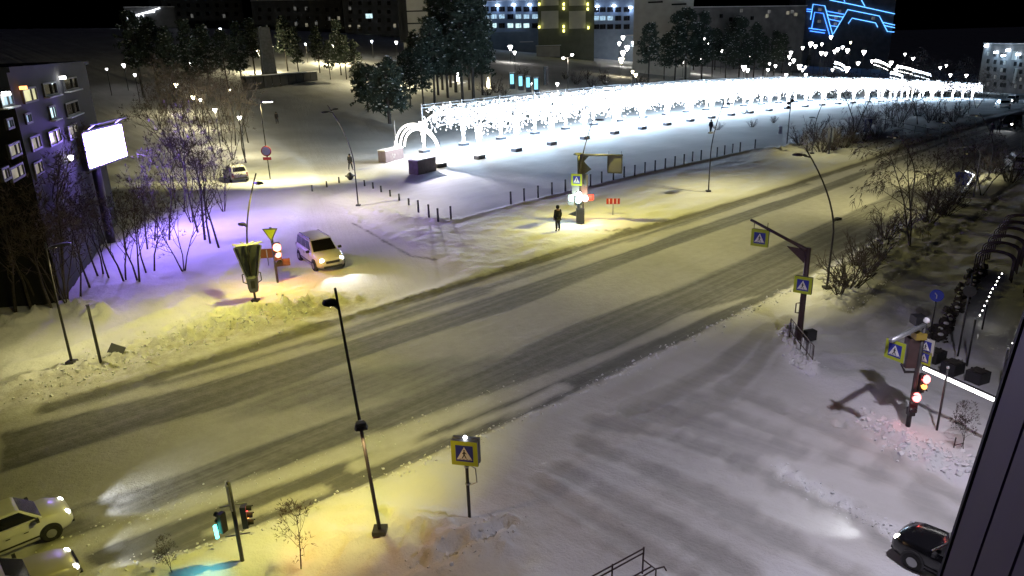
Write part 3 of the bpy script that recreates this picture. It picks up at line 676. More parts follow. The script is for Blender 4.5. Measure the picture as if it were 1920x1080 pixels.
for i in range(1, nN):
    q = NP[i]; dr = (NP[min(i+1, nN-1)]-NP[i-1 if i > 0 else 0]); dr.z = 0; dr.normalize(); ya = yaw_of(dr)
    lat = Vector((-dr.y, dr.x, 0)); c = q+lat*TW/2; c.z = terr(c.x, c.y)
    lb = 'lit arch with hanging white garlands, one of the long row of the light tunnel'
    if i == 1: lb = 'first arch of the long light tunnel, just behind the three ringed entrance arch'
    if 1 < i <= 7: lb = ORD[i-1]+' lit arch from the left end of the light tunnel'
    if nN-5 <= i < nN-1: lb = ORD[nN-i-1]+' lit arch from the far right end of the light tunnel'
    if i == nN-1: lb = 'last lit arch at the far right end of the light tunnel'
    t = thing('light_arch', lb, 'light arch', c, ya, 'lit arches of the tunnel on the plaza')
    t.scale = (1, 1, 1-0.36*max(0, i-6)/(nN-6))
    sx = ((NP[min(i+1, nN-1)]-NP[i]).length/LEN) if i < nN-1 else 0.95
    for s in (-1, 1):
        p_ = link('post', pm, t, (0, s*TW/2, 0)); bl = link('ballast_block', bm_, t, (0, s*TW/2, 0)); link('snow_cap', cm_, bl)
    link('arch', am_, t)
    g = link('canopy_garland', GAR[i % 3], t, scale=(sx, 1, 1)); link('roof_rail', rm_, t, scale=(sx, 1, 1)); link('post_garland', PST[i % 2], t)['kind'] = 'stuff'; g['kind'] = 'stuff'
    if i % 2 == 1: lamp('POINT', c+dr*2.9+Vector((0, 0, 3.3)), 3300, (0.40, 0.70, 1.0), 0.9, name='garland_and_added_light')
    ARCH.append(t)
# entrance arch with three rings of light
q0 = NP[0]; fa = P(745, 297); c = (q0+fa)/2; c.z = terr(c.x, c.y); dd = fa-q0; dd.z = 0; w2 = dd.length
t = thing('entrance_arch', 'entrance arch of three glowing rings at the left end of the light tunnel', 'light arch', c, yaw_of(dd)-math.pi/2)
hgt0 = hgt(c, 793, 232); print('gate', w2, hgt0)
M['tubewhite'] = mat('glowing white tube', (0.8, 0.8, 0.8), 0.3, emit=(1.0, 0.95, 0.88), estr=7, sample=False)
for j, (rr, dx) in enumerate(((1.0, 0), (0.88, 0.25), (0.77, 0.5))):
    pts = []
    for k in range(25):
        a = math.pi*k/24; pts.append((dx, math.cos(a)*w2/2*rr, 1.5+math.sin(a)*(hgt0-1.5)*rr))
    MB().tube(pts, 0.10, 6).build('ring', M['tubewhite'], t, True)
for s in (-1, 1):
    MB().tube([(0, s*w2/2, 0.3), (0, s*w2/2, 1.5), (0, s*w2/2*1.02, hgt0*1.0 if s > 0 else 2.8)], 0.05, 6).build('post', M['galv'], t)
    mb = MB(); r_ = random.Random(9+s)
    for i in range(200):
        z = 0.45+1.5*r_.random(); a = r_.uniform(0, 6.283); rr = 0.32-0.1*z; octa(mb, (rr*math.cos(a), s*w2/2+rr*math.sin(a), z), 0.06)
    mb.build('post_garland', M['bulbc'], t)['kind'] = 'stuff'
    bl = link('ballast_block', bm_, t, (0, s*w2/2, 0)); link('snow_cap', cm_, bl)
lamp('POINT', c+Vector((0, 0, 3.0)), 1500, (0.95, 0.9, 0.9), 0.25, name='garland_and_added_light')
lamp('SPOT', c+Vector((0.4, -0.4, hgt0-0.2)), 16000, (0.95, 0.9, 1.0), 0.25, P(1110, 440)-c-Vector((0, 0, 3.0)), R(62), 0.8, name='garland_and_added_light')  # added spot, aimed at the signal pole to throw its shadow
# concrete boxes in front of the entrance
M['boxbrown'] = mat('brown boarded box', (0.15, 0.12, 0.12), 0.8, noise=0.15, nscale=3)
for px, py, lb, sz in ((734, 302, 'brown box with pale round marks beside the entrance arch, snow on its lid', (3.0, 1.1, 1.25)), (793, 325, 'plain dark box with snow on its lid at the foot of the entrance arch', (2.9, 1.2, 1.35))):
    q = PG(px, py); t = thing('ballast_box', lb, 'box', q, yaw_of(NP[1]-NP[0])+0.12, 'boxes at the tunnel entrance')
    MB().box((0, 0, sz[2]/2), sz).build('box_body', M['boxbrown'], t)
    MB().box((0, 0, sz[2]+0.05), (sz[0]+0.08, sz[1]+0.08, 0.1)).build('snow_cap', M['snowcap'], t)
    if px < 750:
        for dx, dz in ((-0.35, 0.75), (0.0, 0.68), (-0.15, 0.45)): MB().disc((dx, -sz[1]/2-0.01, dz), 0.13, 0.02, 'y', 10).build('round_mark', M['stone'], t)
    else:
        for dx in (-0.95, 0, 0.95): MB().box((dx, -sz[1]/2-0.012, sz[2]/2), (0.9, 0.024, sz[2]-0.1)).build('side_panel', M['boxbrown'], t)
# ------------------------------------------------------------------ buildings behind the park
t, org, al, nrm, w_, H_ = block('tower_block', 'dark tower with pale square panels and yellow green wall lights', 1007, 1115, -70, 290, 16, M['wall_tower'])
def rect_on(name, px0, py0, px1, py1, m, out=0.15, par=None):
    a = plane_hit(px0, py1, org, nrm); b_ = plane_hit(px1, py0, org, nrm); ua, za = to_uv(a, org, al); ub, zb_ = to_uv(b_, org, al)
    return MB().box(((ua+ub)/2, -out/2, (za+zb_)/2), (abs(ub-ua), out, abs(zb_-za))).build(name, m, par or t)
for x0, x1 in ((1015, 1047), (1067, 1098)):
    for y0, y1 in ((20, 54), (-23, 11), (-66, -32)): rect_on('cladding_panel', x0, y0, x1, y1, M['panel_grey'])
for px, py in ((1011, 51), (1057, 8), (1057, 16), (1057, 50), (1057, 58), (1102, 8), (1102, 17), (1103, 52), (1011, 8)):
    rect_on('wall_light', px-1.6, py-2.5, px+1.6, py+2.5, M['bulbyellow'], 0.5)
    q = plane_hit(px, py-3, org, nrm); lamp_pt(q+nrm*0.9, 34, (1.0, 0.95, 0.25), 0.1)
rect_on('entrance', 1007, 86, 1050, 107, M['wall_beige'], 4.0); rect_on('canopy', 1005, 84, 1052, 86.5, M['snowcap'], 4.4)
t, org, al, nrm, w_, H_ = block('office_block', 'long blue lit block behind the dark tower with white lamps under its eaves', 885, 1190, 4, 315, 14, M['wall_blue'])
for i, x in enumerate((911, 926, 941, 957, 972, 987, 1003)):
    for j, y in enumerate((17, 31, 48)):
        win_on(t, org, al, nrm, x, y, 11, 9, M['glass' if (j == 0 or (i+j) % 4 == 0) else 'win_cyan' if j == 2 else 'win_blue'])
for i, x in enumerate((1118, 1130, 1144, 1159, 1175)):
    for j, y in enumerate((18, 34, 50)):
        win_on(t, org, al, nrm, x, y, 11, 9, M['glass' if j != 1 or i > 2 else 'win_blue'])
for x, y in ((905, 11), (933, 10), (963, 9), (993, 9), (1120, 12), (1151, 11), (1182, 14)):
    q = plane_hit(x, y, org, nrm); u_, z_ = to_uv(q, org, al); MB().box((u_, -0.35, z_), (1.3, 0.6, 0.5)).build('eaves_lamp', M['bulbcool'], t)
    lamp_pt(q+nrm*1.6-Vector((0, 0, 1.0)), 220, (0.45, 0.62, 1.0), 0.2)
for x0, x1, y in ((905, 985, 60), (1165, 1192, 66), (975, 1000, 78)):
    rect_on('snowy_ledge', x0, y-1, x1, y+1.5, M['snowcap'], 2.5)
t, org, al, nrm, w_, H_ = block('panel_house', 'blank beige panel wall of a house behind the pines, left of the blue block', 748, 872, -40, 235, 12, M['wall_beige'])
for x in (751, 758): rect_on('wall_seam', x-0.5, -40, x+0.5, 80, M['wall_dark'], 0.08)
for y in (20, 43): rect_on('wall_seam', 748.5, y-0.4, 872, y+0.4, M['wall_dark'], 0.06)
t, org, al, nrm, w_, H_ = block('panel_house', 'beige panel house end wall standing right of the blue block', 1190, 1303, -40, 240, 14, M['wall_beige'])
for x0, x1, y in ((1215, 1243, 4), (1259, 1287, 8), (1217, 1222, 50), (1217, 1222, 70)): rect_on('window', x0, y-2, x1, y+2 if x1-x0 > 10 else y+8, M['glass'], 0.1)
t, org, al, nrm, w_, H_ = block('apartment_block', 'long dark apartment block behind the right hand pines', 1300, 1512, 14, 330, 14, M['wall_town'], tilt=0.12)
for x, y, m in ((1390, 20, 'win_dim'), (1438, 30, 'win_warm'), (1442, 22, 'win_dim'), (1477, 24, 'win_warm'), (1485, 22, 'win_dim'), (1492, 27, 'win_warm'), (1352, 30, 'glass'), (1370, 36, 'glass'), (1410, 34, 'glass')): win_on(t, org, al, nrm, x, y, 6, 7, M[m])
# town at the back left
town = ((300, 452, -6, 420, 0.05, 'dark apartment block far left of the pillar, almost unlit', ((420, 30, 'win_dim'), (385, 52, 'win_dim'), (360, 30, 'win_dim'))),
        (470, 640, 2, 390, 0.0, 'dark apartment block behind the pillar with a few lit windows', ((553, 16, 'win_dim'), (574, 16, 'win_dim'), (575, 47, 'win_warm'), (593, 44, 'win_dim'), (555, 45, 'win_dim'), (560, 78, 'win_dim'), (625, 62, 'win_dim'), (635, 34, 'win_warm'), (617, 35, 'win_dim'))),
        (640, 748, -10, 360, 0.0, 'dark apartment block left of the beige wall with one bright cyan window', ((692, 30, 'win_cyan'), (656, 50, 'win_warm'), (673, 50, 'win_warm'), (686, 68, 'win_warm'), (692, 68, 'win_dim'), (656, 16, 'win_dim'), (740, 48, 'win_warm'))),
        (-60, 40, 92, 300, -0.1, 'faint low house at the far left above the dark roof', ((22, 101, 'win_dim'), (30, 106, 'win_warm'))))
for x0, x1, yt, D, tl, lb, ws in town:
    t, org, al, nrm, w_, H_ = block('apartment_block', lb, x0, x1, yt, D, 13, M['wall_town'], tilt=tl, group='dark houses at the back')
    for x, y, m in ws: win_on(t, org, al, nrm, x, y, 13 if m == 'win_cyan' else 5, 9 if m == 'win_cyan' else 7, M[m])
    for x in range(int(x0)+12, int(x1)-6, 18):
        for y in range(int(yt)+16, 95 if x0 > 100 else 104, 16):
            if y > 4 and x > 0: win_on(t, org, al, nrm, x+5, y, 6, 7, M['glass'])
t, org, al, nrm, w_, H_ = block('market_hall', 'white lit porch with bright pillars at the top left of the town', 232, 326, 14, 330, 12, M['wall_town'])
M['stripwhite'] = mat('white light strip', (0.8, 0.8, 0.8), 0.3, emit=(0.9, 0.95, 1), estr=3.0, sample=False)
def strip_on(name, pts, r, m, out=0.3):
    q = []
    for p in pts:
        h_ = plane_hit(p[0], p[1], org, nrm); u_, z_ = to_uv(h_, org, al); q.append((u_, -out, z_))
    return MB().tube(q, r, 5).build(name, m, t)
for pts in (((237, 33), (275, 23), (300, 15)), ((275, 24), (290, 22))): strip_on('light_strip', pts, 0.2, M['stripwhite'])
for x, h_ in ((239, 40), (244, 42), (249, 46), (255, 50), (260, 48), (268, 40)): strip_on('lit_pillar', ((x, 33-(x-239)*0.25), (x+1, h_)), 0.22, M['stripwhite'])
# blue neon building
t, org, al, nrm, w_, H_ = block('neon_building', 'building outlined in blue neon lines at the top right', 1512, 1682, -12, 430, 20, M['wall_town'], tilt=0.05)
M['neon'] = mat('blue neon', (0.1, 0.1, 0.4), 0.3, emit=(0.05, 0.22, 1.0), estr=3.5, sample=False)
M['neonw'] = mat('pale blue neon', (0.1, 0.1, 0.4), 0.3, emit=(0.10, 0.36, 1.0), estr=3.0, sample=False)
for pts, m in (([(1519, 37), (1524, 8), (1546, 11), (1561, 67)], 'neonw'), ([(1521, 54), (1527, 23), (1543, 25), (1555, 66)], 'neon'), ([(1555, 0), (1600, 9), (1677, 26)], 'neonw'), ([(1582, -2), (1583, 4)], 'neon'), ([(1614, -1), (1621, 12)], 'neonw'),
               ([(1562, 63), (1589, 18), (1648, 30), (1663, 59), (1676, 60)], 'neonw'), ([(1590, 44), (1597, 34), (1641, 43), (1645, 51)], 'neonw'), ([(1512, 17), (1521, 18)], 'neon'), ([(1512, 21), (1521, 22)], 'neon'),
               ([(1550, 21), (1582, 27)], 'neon'), ([(1551, 28), (1580, 32)], 'neonw'), ([(1554, 36), (1574, 40)], 'neon'), ([(1556, 48), (1570, 50)], 'neon'), ([(1655, 42), (1677, 47)], 'neonw'), ([(1658, 48), (1677, 52)], 'neonw'), ([(1516, 53), (1547, 57)], 'neon'), ([(1518, 58), (1546, 62)], 'neon')):
    strip_on('neon_tube', pts, 0.15, M[m], 0.4)
for x, y in ((1537, 18), (1567, 34), (1566, 45), (1637, 34), (1574, 21), (1536, 40)): win_on(t, org, al, nrm, x, y, 7, 6, M['win_dim'])
# building at the right edge with lamps under its roof
t, org, al, nrm, w_, H_ = block('hotel_building', 'tall building at the far right edge with cold lamps washing its facade', 1846, 1992, 82, 330, 16, M['wall_town'], tilt=-0.12)
for i, (x, y) in enumerate([(x, y) for x in (1853, 1866, 1878, 1884, 1904, 1914) for y in (100, 114, 128, 142, 156)]): win_on(t, org, al, nrm, x, y+(x-1846)*0.1, 5, 8, M['win_dim' if i % 4 == 0 else 'glass'])
for x, y in ((1852, 86), (1870, 98), (1884, 104), (1893, 94), (1912, 102)):
    q = plane_hit(x, y, org, nrm); u_, z_ = to_uv(q, org, al); MB().box((u_, -0.5, z_), (1.3, 0.8, 0.6)).build('roof_lamp', M['bulbcool'], t)
    lamp_pt(q+nrm*2.0-Vector((0, 0, 1.5)), 220, (0.45, 0.75, 1.0), 0.2)
rect_on('hoarding', 1898, 96, 1909, 112, M['panel_grey'], 0.3); rect_on('hoarding', 1900, 128, 1910, 156, M['panel_grey'], 0.3)
# ------------------------------------------------------------------ stone pillar, low wall, lit panels and stands in the park
q = PG(508, 160)
hp = hgt(q, 511, 50)
t = thing('stone_pillar', 'tall tapered grey stone pillar rising behind the long low wall', 'monument', q+Vector((q.x, q.y, 0)).normalized()*3, yaw_of(Vector((q.x, q.y, 0)))-math.pi/2)
wp = 22/1359*math.hypot(q.x, q.y)
MB().box((0, 0, hp/2), (wp*1.25, 1.6, hp), taper=0.72).build('shaft', M['stone'], t)
MB().tube([(-wp*0.42, -0.9, 0), (-wp*0.36, -0.75, hp)], 0.14, 5).build('edge_strip', M['concrete'], t)
for dz, dx in ((hp*0.98, -0.5), (hp*1.0, 0.7)): MB().box((dx, -0.4, dz+0.2), (0.25, 0.25, 0.4)).build('lamp_box', M['galv'], t)
a, b_ = PG(464, 172), PG(596, 152); d_ = b_-a; L_ = d_.length
t = thing('memorial_wall', 'long low dark wall with a snow capped top at the foot of the stone pillar', 'wall', a, yaw_of(d_))
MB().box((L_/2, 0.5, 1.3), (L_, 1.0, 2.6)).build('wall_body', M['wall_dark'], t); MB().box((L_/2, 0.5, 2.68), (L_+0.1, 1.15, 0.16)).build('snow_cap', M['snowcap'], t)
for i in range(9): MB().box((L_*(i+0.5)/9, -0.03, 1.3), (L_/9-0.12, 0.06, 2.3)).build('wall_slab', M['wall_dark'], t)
for px, py, lb, w in ((520, 163, 'left snow covered bench before the memorial wall', 5), (565, 156, 'right snow covered bench before the memorial wall', 4)):
    q = PG(px, py); t = thing('park_bench', lb, 'bench', q, yaw_of(d_), 'benches before the memorial wall')
    MB().box((0, 0, 0.45), (w, 0.5, 0.1)).build('seat', M['stone'], t); MB().box((0, 0, 0.55), (w, 0.55, 0.1)).build('snow_cap', M['snowcap'], t)
    for s in (-1, 1): MB().box((s*w*0.4, 0, 0.2), (0.3, 0.45, 0.4)).build('leg', M['stone'], t)
M['panelcyan'] = mat('lit cyan display', (0.1, 0.2, 0.2), 0.3, emit=(0.25, 0.75, 1.0), estr=1.1, sample=False)
for i, (px, py) in enumerate(((961, 168), (977, 171), (991, 174), (1006, 179))):
    q = PG(px, py); hh = hgt(q, px-2, (137, 141, 143, 145)[i]); s = 1/1359*math.hypot(q.x, q.y)
    t = thing('info_stand', ('leftmost of the four cyan lit stands in the park', 'second from left of the four cyan lit stands', 'third from left of the four cyan lit stands', 'rightmost of the four cyan lit stands, a white lamp beside it')[i], 'display stand', q, 0.15, 'cyan lit display stands')
    MB().box((0, 0, hh/2), (10*s, 0.4, hh)).build('stand_body', M['black'], t); MB().box((-0.1, -0.215, hh*0.62), (6.5*s, 0.03, hh*0.62)).build('display', M['panelcyan'], t)
    MB().box((0, 0, hh+0.05), (10*s, 0.45, 0.1)).build('snow_cap', M['snowcap'], t)
for px, py, pt_, lb, m in ((916, 166, 125, 'tall lantern box glowing yellow at its foot, left of the cyan stands', 'bulbwarm'), (859, 155, 133, 'small glowing white cone lamp among the pine trunks', 'bulbwhite')):
    q = PG(px, py); hh = hgt(q, px, pt_); t = thing('lantern_box', lb, 'lantern', q, 0.2)
    if px > 900:
        for dx in (-0.45, 0.45): MB().box((dx, 0, hh/2), (0.12, 0.5, hh)).build('side_board', M['stone'], t)
        MB().box((0, 0, hh), (1.1, 0.6, 0.15)).build('top_board', M['snowcap'], t); MB().tube([(0, 0, 0.1), (0, 0, 1.1), (0, 0, 2.2)], [0.4, 0.3, 0.08], 8).build('glow_cone', M[m], t)
    else: MB().tube([(0, 0, 0.2), (0, 0, hh*0.6), (0, 0, hh)], [0.3, 0.22, 0.04], 8).build('glow_cone', M[m], t); MB().box((0, 0, 0.1), (0.7, 0.7, 0.2)).build('foot', M['stone'], t)
    lamp_pt(q+Vector((0, -0.8, 1.2)), 60, (1, 0.85, 0.5), 0.3)
q = PG(1024, 160); t = thing('timber_post', 'broad upright board post right of the cyan stands', 'post', q, 0.3); hh = hgt(q, 1024, 125)
MB().box((-0.3, 0, hh/2), (0.5, 0.3, hh)).build('board', M['black'], t); MB().box((0.3, 0, hh/2), (0.35, 0.3, hh)).build('board', M['boxbrown'], t)
# lanterns of the park
def lantern_mesh(m):
    return MB().tube([(0, 0, -0.45), (0, 0, -0.1), (0, 0, 0.25), (0, 0, 0.33)], [0.06, 0.25, 0.40, 0.22], 10).mesh('lantern', m)
LM = {'w': lantern_mesh(M['bulbwhite']), 'y': lantern_mesh(M['bulbwarm']), 'c': lantern_mesh(M['bulbcool'])}
pole_unit = MB().tube([(0, 0, 0), (0, 0, 1)], 0.07, 6).mesh('lamp_pole', M['pole'])
capm = MB().tube([(0, 0, 0.33), (0, 0, 0.42)], [0.42, 0.12], 8).mesh('lamp_cap', M['black'])
plist = [(1165, 113, 'y', 1.7), (1168, 100, 'w', 1.5), (1176, 90, 'w', 1.5), (1188, 81, 'w', 1.2), (1151, 82, 'w', 1), (1161, 82, 'w', 1), (1168, 71, 'w', 1.1), (1186, 135, 'y', 0.9), (1192, 141, 'y', 1.1), (1252, 88, 'w', 1), (1264, 99, 'w', 1.2), (1281, 117, 'w', 0.6),
         (1314, 114, 'w', 1.3), (1320, 73, 'w', 0.7), (1329, 83, 'w', 1), (1353, 95, 'w', 0.8), (1405, 108, 'w', 1), (1395, 127, 'w', 1.5), (1402, 132, 'w', 1), (1443, 120, 'w', 0.7), (1454, 124, 'w', 0.8), (1440, 131, 'w', 0.8), (1474, 141, 'w', 0.9), (1483, 99, 'w', 1), (1480, 107, 'w', 1),
         (1488, 114, 'w', 1), (1481, 120, 'w', 0.6), (1499, 125, 'w', 1.4), (1505, 131, 'w', 0.9), (1510, 126, 'w', 0.7), (1511, 141, 'w', 0.9), (1505, 90, 'w', 0.8), (1520, 83, 'w', 1.3), (1529, 87, 'w', 1), (1541, 83, 'w', 0.8), (1558, 70, 'w', 0.9), (1540, 100, 'w', 1), (1548, 101, 'w', 1),
         (1565, 97, 'w', 1), (1571, 93, 'w', 1.1), (1580, 89, 'c', 0.8), (1589, 95, 'w', 1.1), (1595, 80, 'y', 0.6), (1620, 98, 'w', 1.2), (1609, 119, 'w', 1), (1588, 130, 'w', 1.5), (1561, 131, 'w', 0.7), (1635, 115, 'w', 0.8), (1671, 118, 'w', 1.1), (1679, 131, 'w', 0.9), (1697, 102, 'w', 0.6), (1712, 110, 'w', 0.8),
         (1763, 127, 'w', 0.7), (1774, 123, 'w', 0.7), (1782, 141, 'w', 0.9), (1812, 142, 'w', 0.8), (957, 89, 'w', 1.4), (965, 99, 'w', 1), (486, 98, 'y', 1.5), (358, 120, 'w', 1.1), (573, 83, 'c', 0.7), (625, 86, 'w', 1), (697, 78, 'c', 0.7), (743, 80, 'w', 0.9), (728, 119, 'w', 0.8), (232, 123, 'w', 1.0), (200, 130, 'w', 0.6), (253, 141, 'w', 0.8), (413, 55, 'c', 0.7), (1045, 158, 'w', 1.0), (995, 158, 'w', 0.9), (362, 183, 'y', 1.2), (376, 188, 'w', 0.8), (403, 207, 'w', 1.2), (449, 221, 'w', 1.2), (330, 160, 'y', 1.2), (430, 170, 'y', 0.9)]
def zone_name(px, py):
    if px < 330: return 'lamp glowing in the dark behind the advertising screen'
    if py > 150 and px < 480: return 'lamp glowing between the bare trees of the lit grove'
    if px < 600: return 'street lamp glowing far off around the stone pillar'
    if px < 900: return 'small lamp glowing through the tall pines'
    if px < 1100: return 'park lamp glowing near the dark tower'
    if px < 1200: return 'park lamp in the clustered column of lights right of the tower'
    if px < 1480: return 'park lamp glowing among the pine trunks behind the light tunnel'
    if px < 1640: return 'park lamp in the crowd of lights below the blue neon building'
    return 'distant lamp above the far right end of the light tunnel'
import collections
BOOST = {(486, 98): 9000, (728, 119): 9000, (625, 86): 9000, (449, 221): 700, (403, 207): 700, (362, 183): 900, (330, 160): 900}
cnt = collections.Counter()
for i, (px, py, kd, s) in enumerate(plist):
    hz = 1.6 if (px, py) in ((1045, 158), (995, 158)) else 4.6
    q = P(px, py, hz); D = math.hypot(q.x, q.y)
    if D > 300: 
        e = at(px, py, 285+10*(i % 5)); q = Vector((e.x, e.y, terr(e.x, e.y))); hz = max(1.5, e.z-q.z); D = 300
    z_ = zone_name(px, py)
    t = thing('park_lamp', z_, 'park lamp', q, 0, z_.replace('lamp ', 'lamps ', 1))
    sc = s*D/170.0*0.95
    link('lamp_pole', pole_unit, t, scale=(1, 1, hz)); h_ = link('lantern', LM[kd], t, (0, 0, hz), scale=(sc, sc, sc)); link('lamp_cap', capm, h_)
    if (px, py) in BOOST: lamp_pt(q+Vector((0, 0, hz-0.5)), BOOST[(px, py)], (1, 0.88, 0.5), 0.3)
    elif s >= 1.2: lamp_pt(q+Vector((0, 0, hz-0.9)), 420 if D < 200 else 700, (1, 0.85, 0.55) if kd == 'y' else (1, 0.93, 0.82), 0.3)
# double headed lamp on a tall pole in front of the tower
q = PG(1065, 178); t = thing('double_lamp', 'tall park lamp with two heads in front of the dark tower', 'park lamp', q, 0.1); hh = hgt(q, 1064, 108)
MB().tube([(0, 0, 0), (0, 0, hh)], 0.08, 8).build('lamp_pole', M['pole'], t); MB().tube([(-0.9, 0, hh-0.1), (0, 0, hh), (0.9, 0.4, hh+0.3)], 0.05, 6).build('cross_arm', M['pole'], t)
for x, y, z in ((-0.95, 0, hh-0.1), (0.95, 0.4, hh+0.5)): MB().ball((x, y, z), 0.33, 10, 6, 0.7).build('lamp_globe', M['bulbwhite'], t)
lamp_pt(q+Vector((0, -0.5, hh-0.6)), 500, (1, 0.9, 0.7), 0.3)
# low garlands of light on the slope beyond the tunnel
for i, (pts, lb) in enumerate((([(1640, 115), (1650, 118), (1668, 126)], 'upper white light garland on the slope below the distant lamps'), ([(1681, 126), (1700, 130), (1712, 133)], 'middle white light garland on the slope, right of the upper one'), ([(1712, 134), (1728, 138), (1745, 143)], 'bluish light garland at the right end of the slope'), ([(1565, 119), (1575, 122), (1583, 127)], 'short bluish light garland left on the slope'), ([(1670, 138), (1682, 141), (1692, 145)], 'lowest bluish light garland just above the tunnel'))):
    Q = []
    for p in pts:
        e = at(p[0], p[1], 235); Q.append(Vector((e.x, e.y, e.z)))
    t = thing('light_garland', lb, 'light garland', (Q[0].x, Q[0].y, terr(Q[0].x, Q[0].y)), 0, 'light garlands on the slope')
    mb = MB(); r_ = random.Random(i); fr = MB(); o0 = Vector(t.location)
    for j in range(40):
        f = j/39*(len(Q)-1); k_ = min(int(f), len(Q)-2); p = Q[k_].lerp(Q[k_+1], f-k_)-o0
        octa(mb, (p.x, p.y, p.z+0.5*abs(math.sin(j*0.8))), 0.17)
        if j % 4 == 0:
            octa(mb, (p.x, p.y, p.z-0.9), 0.14); fr.tube([(p.x, p.y, p.z), (p.x, p.y, p.z-2.2)], 0.04, 4)
    mb.build('bulb_string', M['bulbcool' if i > 1 else 'bulbwhite'], t)['kind'] = 'stuff'; fr.build('frame', M['galv'], t)
# ------------------------------------------------------------------ street furniture
M['tl_red'] = mat('red signal lens', (0.3, 0.05, 0.05), 0.3, emit=(1.0, 0.08, 0.07), estr=4, sample=False)
M['tl_amber'] = mat('amber signal lens', (0.3, 0.15, 0.05), 0.3, emit=(1.0, 0.38, 0.08), estr=3, sample=False)
M['tl_green'] = mat('green signal lens', (0.05, 0.3, 0.25), 0.3, emit=(0.12, 1.0, 0.82), estr=4, sample=False)
M['tl_off'] = mat('unlit signal lens', (0.03, 0.03, 0.03), 0.2)
M['ledwhite'] = mat('white LED', (0.8, 0.8, 0.8), 0.3, emit=(0.95, 1, 1), estr=9, sample=False)
M['signback'] = mat('sign back', (0.16, 0.16, 0.17), 0.5, 0.4, noise=0.1)
M['signpole'] = M['pole']
def head_vec(px0, py0, px1, py1):
    d = P(px1, py1)-P(px0, py0); d.z = 0; return d.normalized()
def cross_sign(parent, loc, ny, s, thick=0.10, back=True, m_border=None):
    """pedestrian crossing sign: blue square with white triangle and walking figure on a fluorescent board, facing ny"""
    rot = Matrix.Rotation(yaw_of(ny)+math.pi/2, 3, 'Z'); loc = Vector(loc)
    def put(mb_pts, y, h, m, name, par):
        vs = []; n = len(mb_pts)
        for yy in (y, y-h):
            for x, z in mb_pts: vs.append(loc+rot @ Vector((x*s, yy, z*s)))
        fs = [tuple(range(n-1, -1, -1)), tuple(range(n, 2*n))]+[(i, (i+1) % n, n+(i+1) % n, n+i) for i in range(n)]
        return MB().add(vs, fs).build(name, m, par)
    sq = lambda r: [(-r, -r), (r, -r), (r, r), (-r, r)]
    b = put(sq(0.5), thick/2, thick, M['signback'], 'sign_board', parent)
    y = -thick/2
    put(sq(0.5), y, 0.004, m_border or M['yellow'], 'border', b); put(sq(0.33), y-0.004, 0.004, M['blue'], 'blue_field', b)
    put([(-0.29, -0.25), (0.29, -0.25), (0, 0.28)], y-0.008, 0.004, M['white'], 'triangle', b)
    f = MB()
    def bar(a, c, w):
        ax, az = a; cx, cz = c; L = math.hypot(cx-ax, cz-az); px_, pz_ = -(cz-az)/L*w/2, (cx-ax)/L*w/2
        vs = []
        for yy in (y-0.012, y-0.016):
            for x, z in ((ax+px_, az+pz_), (ax-px_, az-pz_), (cx-px_, cz-pz_), (cx+px_, cz+pz_)): vs.append(loc+rot @ Vector((x*s, yy, z*s)))
        f.add(vs, [(3, 2, 1, 0), (4, 5, 6, 7), (0, 1, 5, 4), (1, 2, 6, 5), (2, 3, 7, 6), (3, 0, 4, 7)])
    for a, c, w in (((0.0, 0.155), (0.0, 0.105), 0.05), ((0.0, 0.09), (-0.01, -0.05), 0.06), ((-0.01, -0.05), (-0.09, -0.20), 0.035), ((0.0, -0.05), (0.07, -0.19), 0.035), ((0.0, 0.07), (0.08, -0.01), 0.025), ((0.0, 0.07), (-0.07, 0.0), 0.025)): bar(a, c, w)
    for k in range(4): bar((-0.20+0.13*k, -0.235), (-0.12+0.13*k, -0.215), 0.014)
    f.build('walking_figure', M['black'], b)
    return b
def signal_head(parent, loc, fdir, lit_, s=1.0, n=3, visor=True, name='signal_head', board=False):
    """traffic light: housing, lenses, visors; fdir is where it looks"""
    rot = Matrix.Rotation(yaw_of(fdir)+math.pi/2, 3, 'Z'); loc = Vector(loc)
    h = MB().box(loc, (0.32*s, 0.22*s, 0.33*n*s), rot=rot).build(name, M['black'], parent)
    if board: MB().box(loc+rot @ Vector((0, 0.13*s, 0)), (0.62*s, 0.02, 0.33*n*s+0.3), rot=rot).build('backing_board', M['white'], h)
    for i in range(n):
        z = (n-1)/2-i; c = loc+rot @ Vector((0, -0.115*s, z*0.33*s)); k = lit_[i]
        ls = MB(); m = 14
        vs = [c+rot @ Vector((math.cos(2*math.pi*a/m)*0.115*s, yy, math.sin(2*math.pi*a/m)*0.115*s)) for yy in (0, -0.02) for a in range(m)]
        ls.add(vs, [tuple(range(m)), tuple(range(2*m-1, m-1, -1))]+[(a, m+a, m+(a+1) % m, (a+1) % m) for a in range(m)])
        ls.build('lens', M[k or 'tl_off'], h)
        if visor:
            vv = MB(); pts = []
            for a in range(9):
                q = math.pi*a/8
                for yy in (-0.0, -0.22): pts.append(c+rot @ Vector((math.cos(q)*0.14*s, yy*s, math.sin(q)*0.14*s)))
            vv.add(pts, [(2*a, 2*a+1, 2*a+3, 2*a+2) for a in range(8)]); vv.build('visor', M['black'], h)
    return h
def post(parent, h, r=0.055, m=None, name='post', x=0, y=0): return MB().tube([(x, y, -0.15), (x, y, h)], r, 10).build(name, m or M['pole'], parent, True)
CAMV = lambda q: Vector((-q.x, -q.y, 0)).normalized()
RU_ = Vector((DIRU.x, DIRU.y, 0)); RV_ = Vector((DIRV.x, DIRV.y, 0))
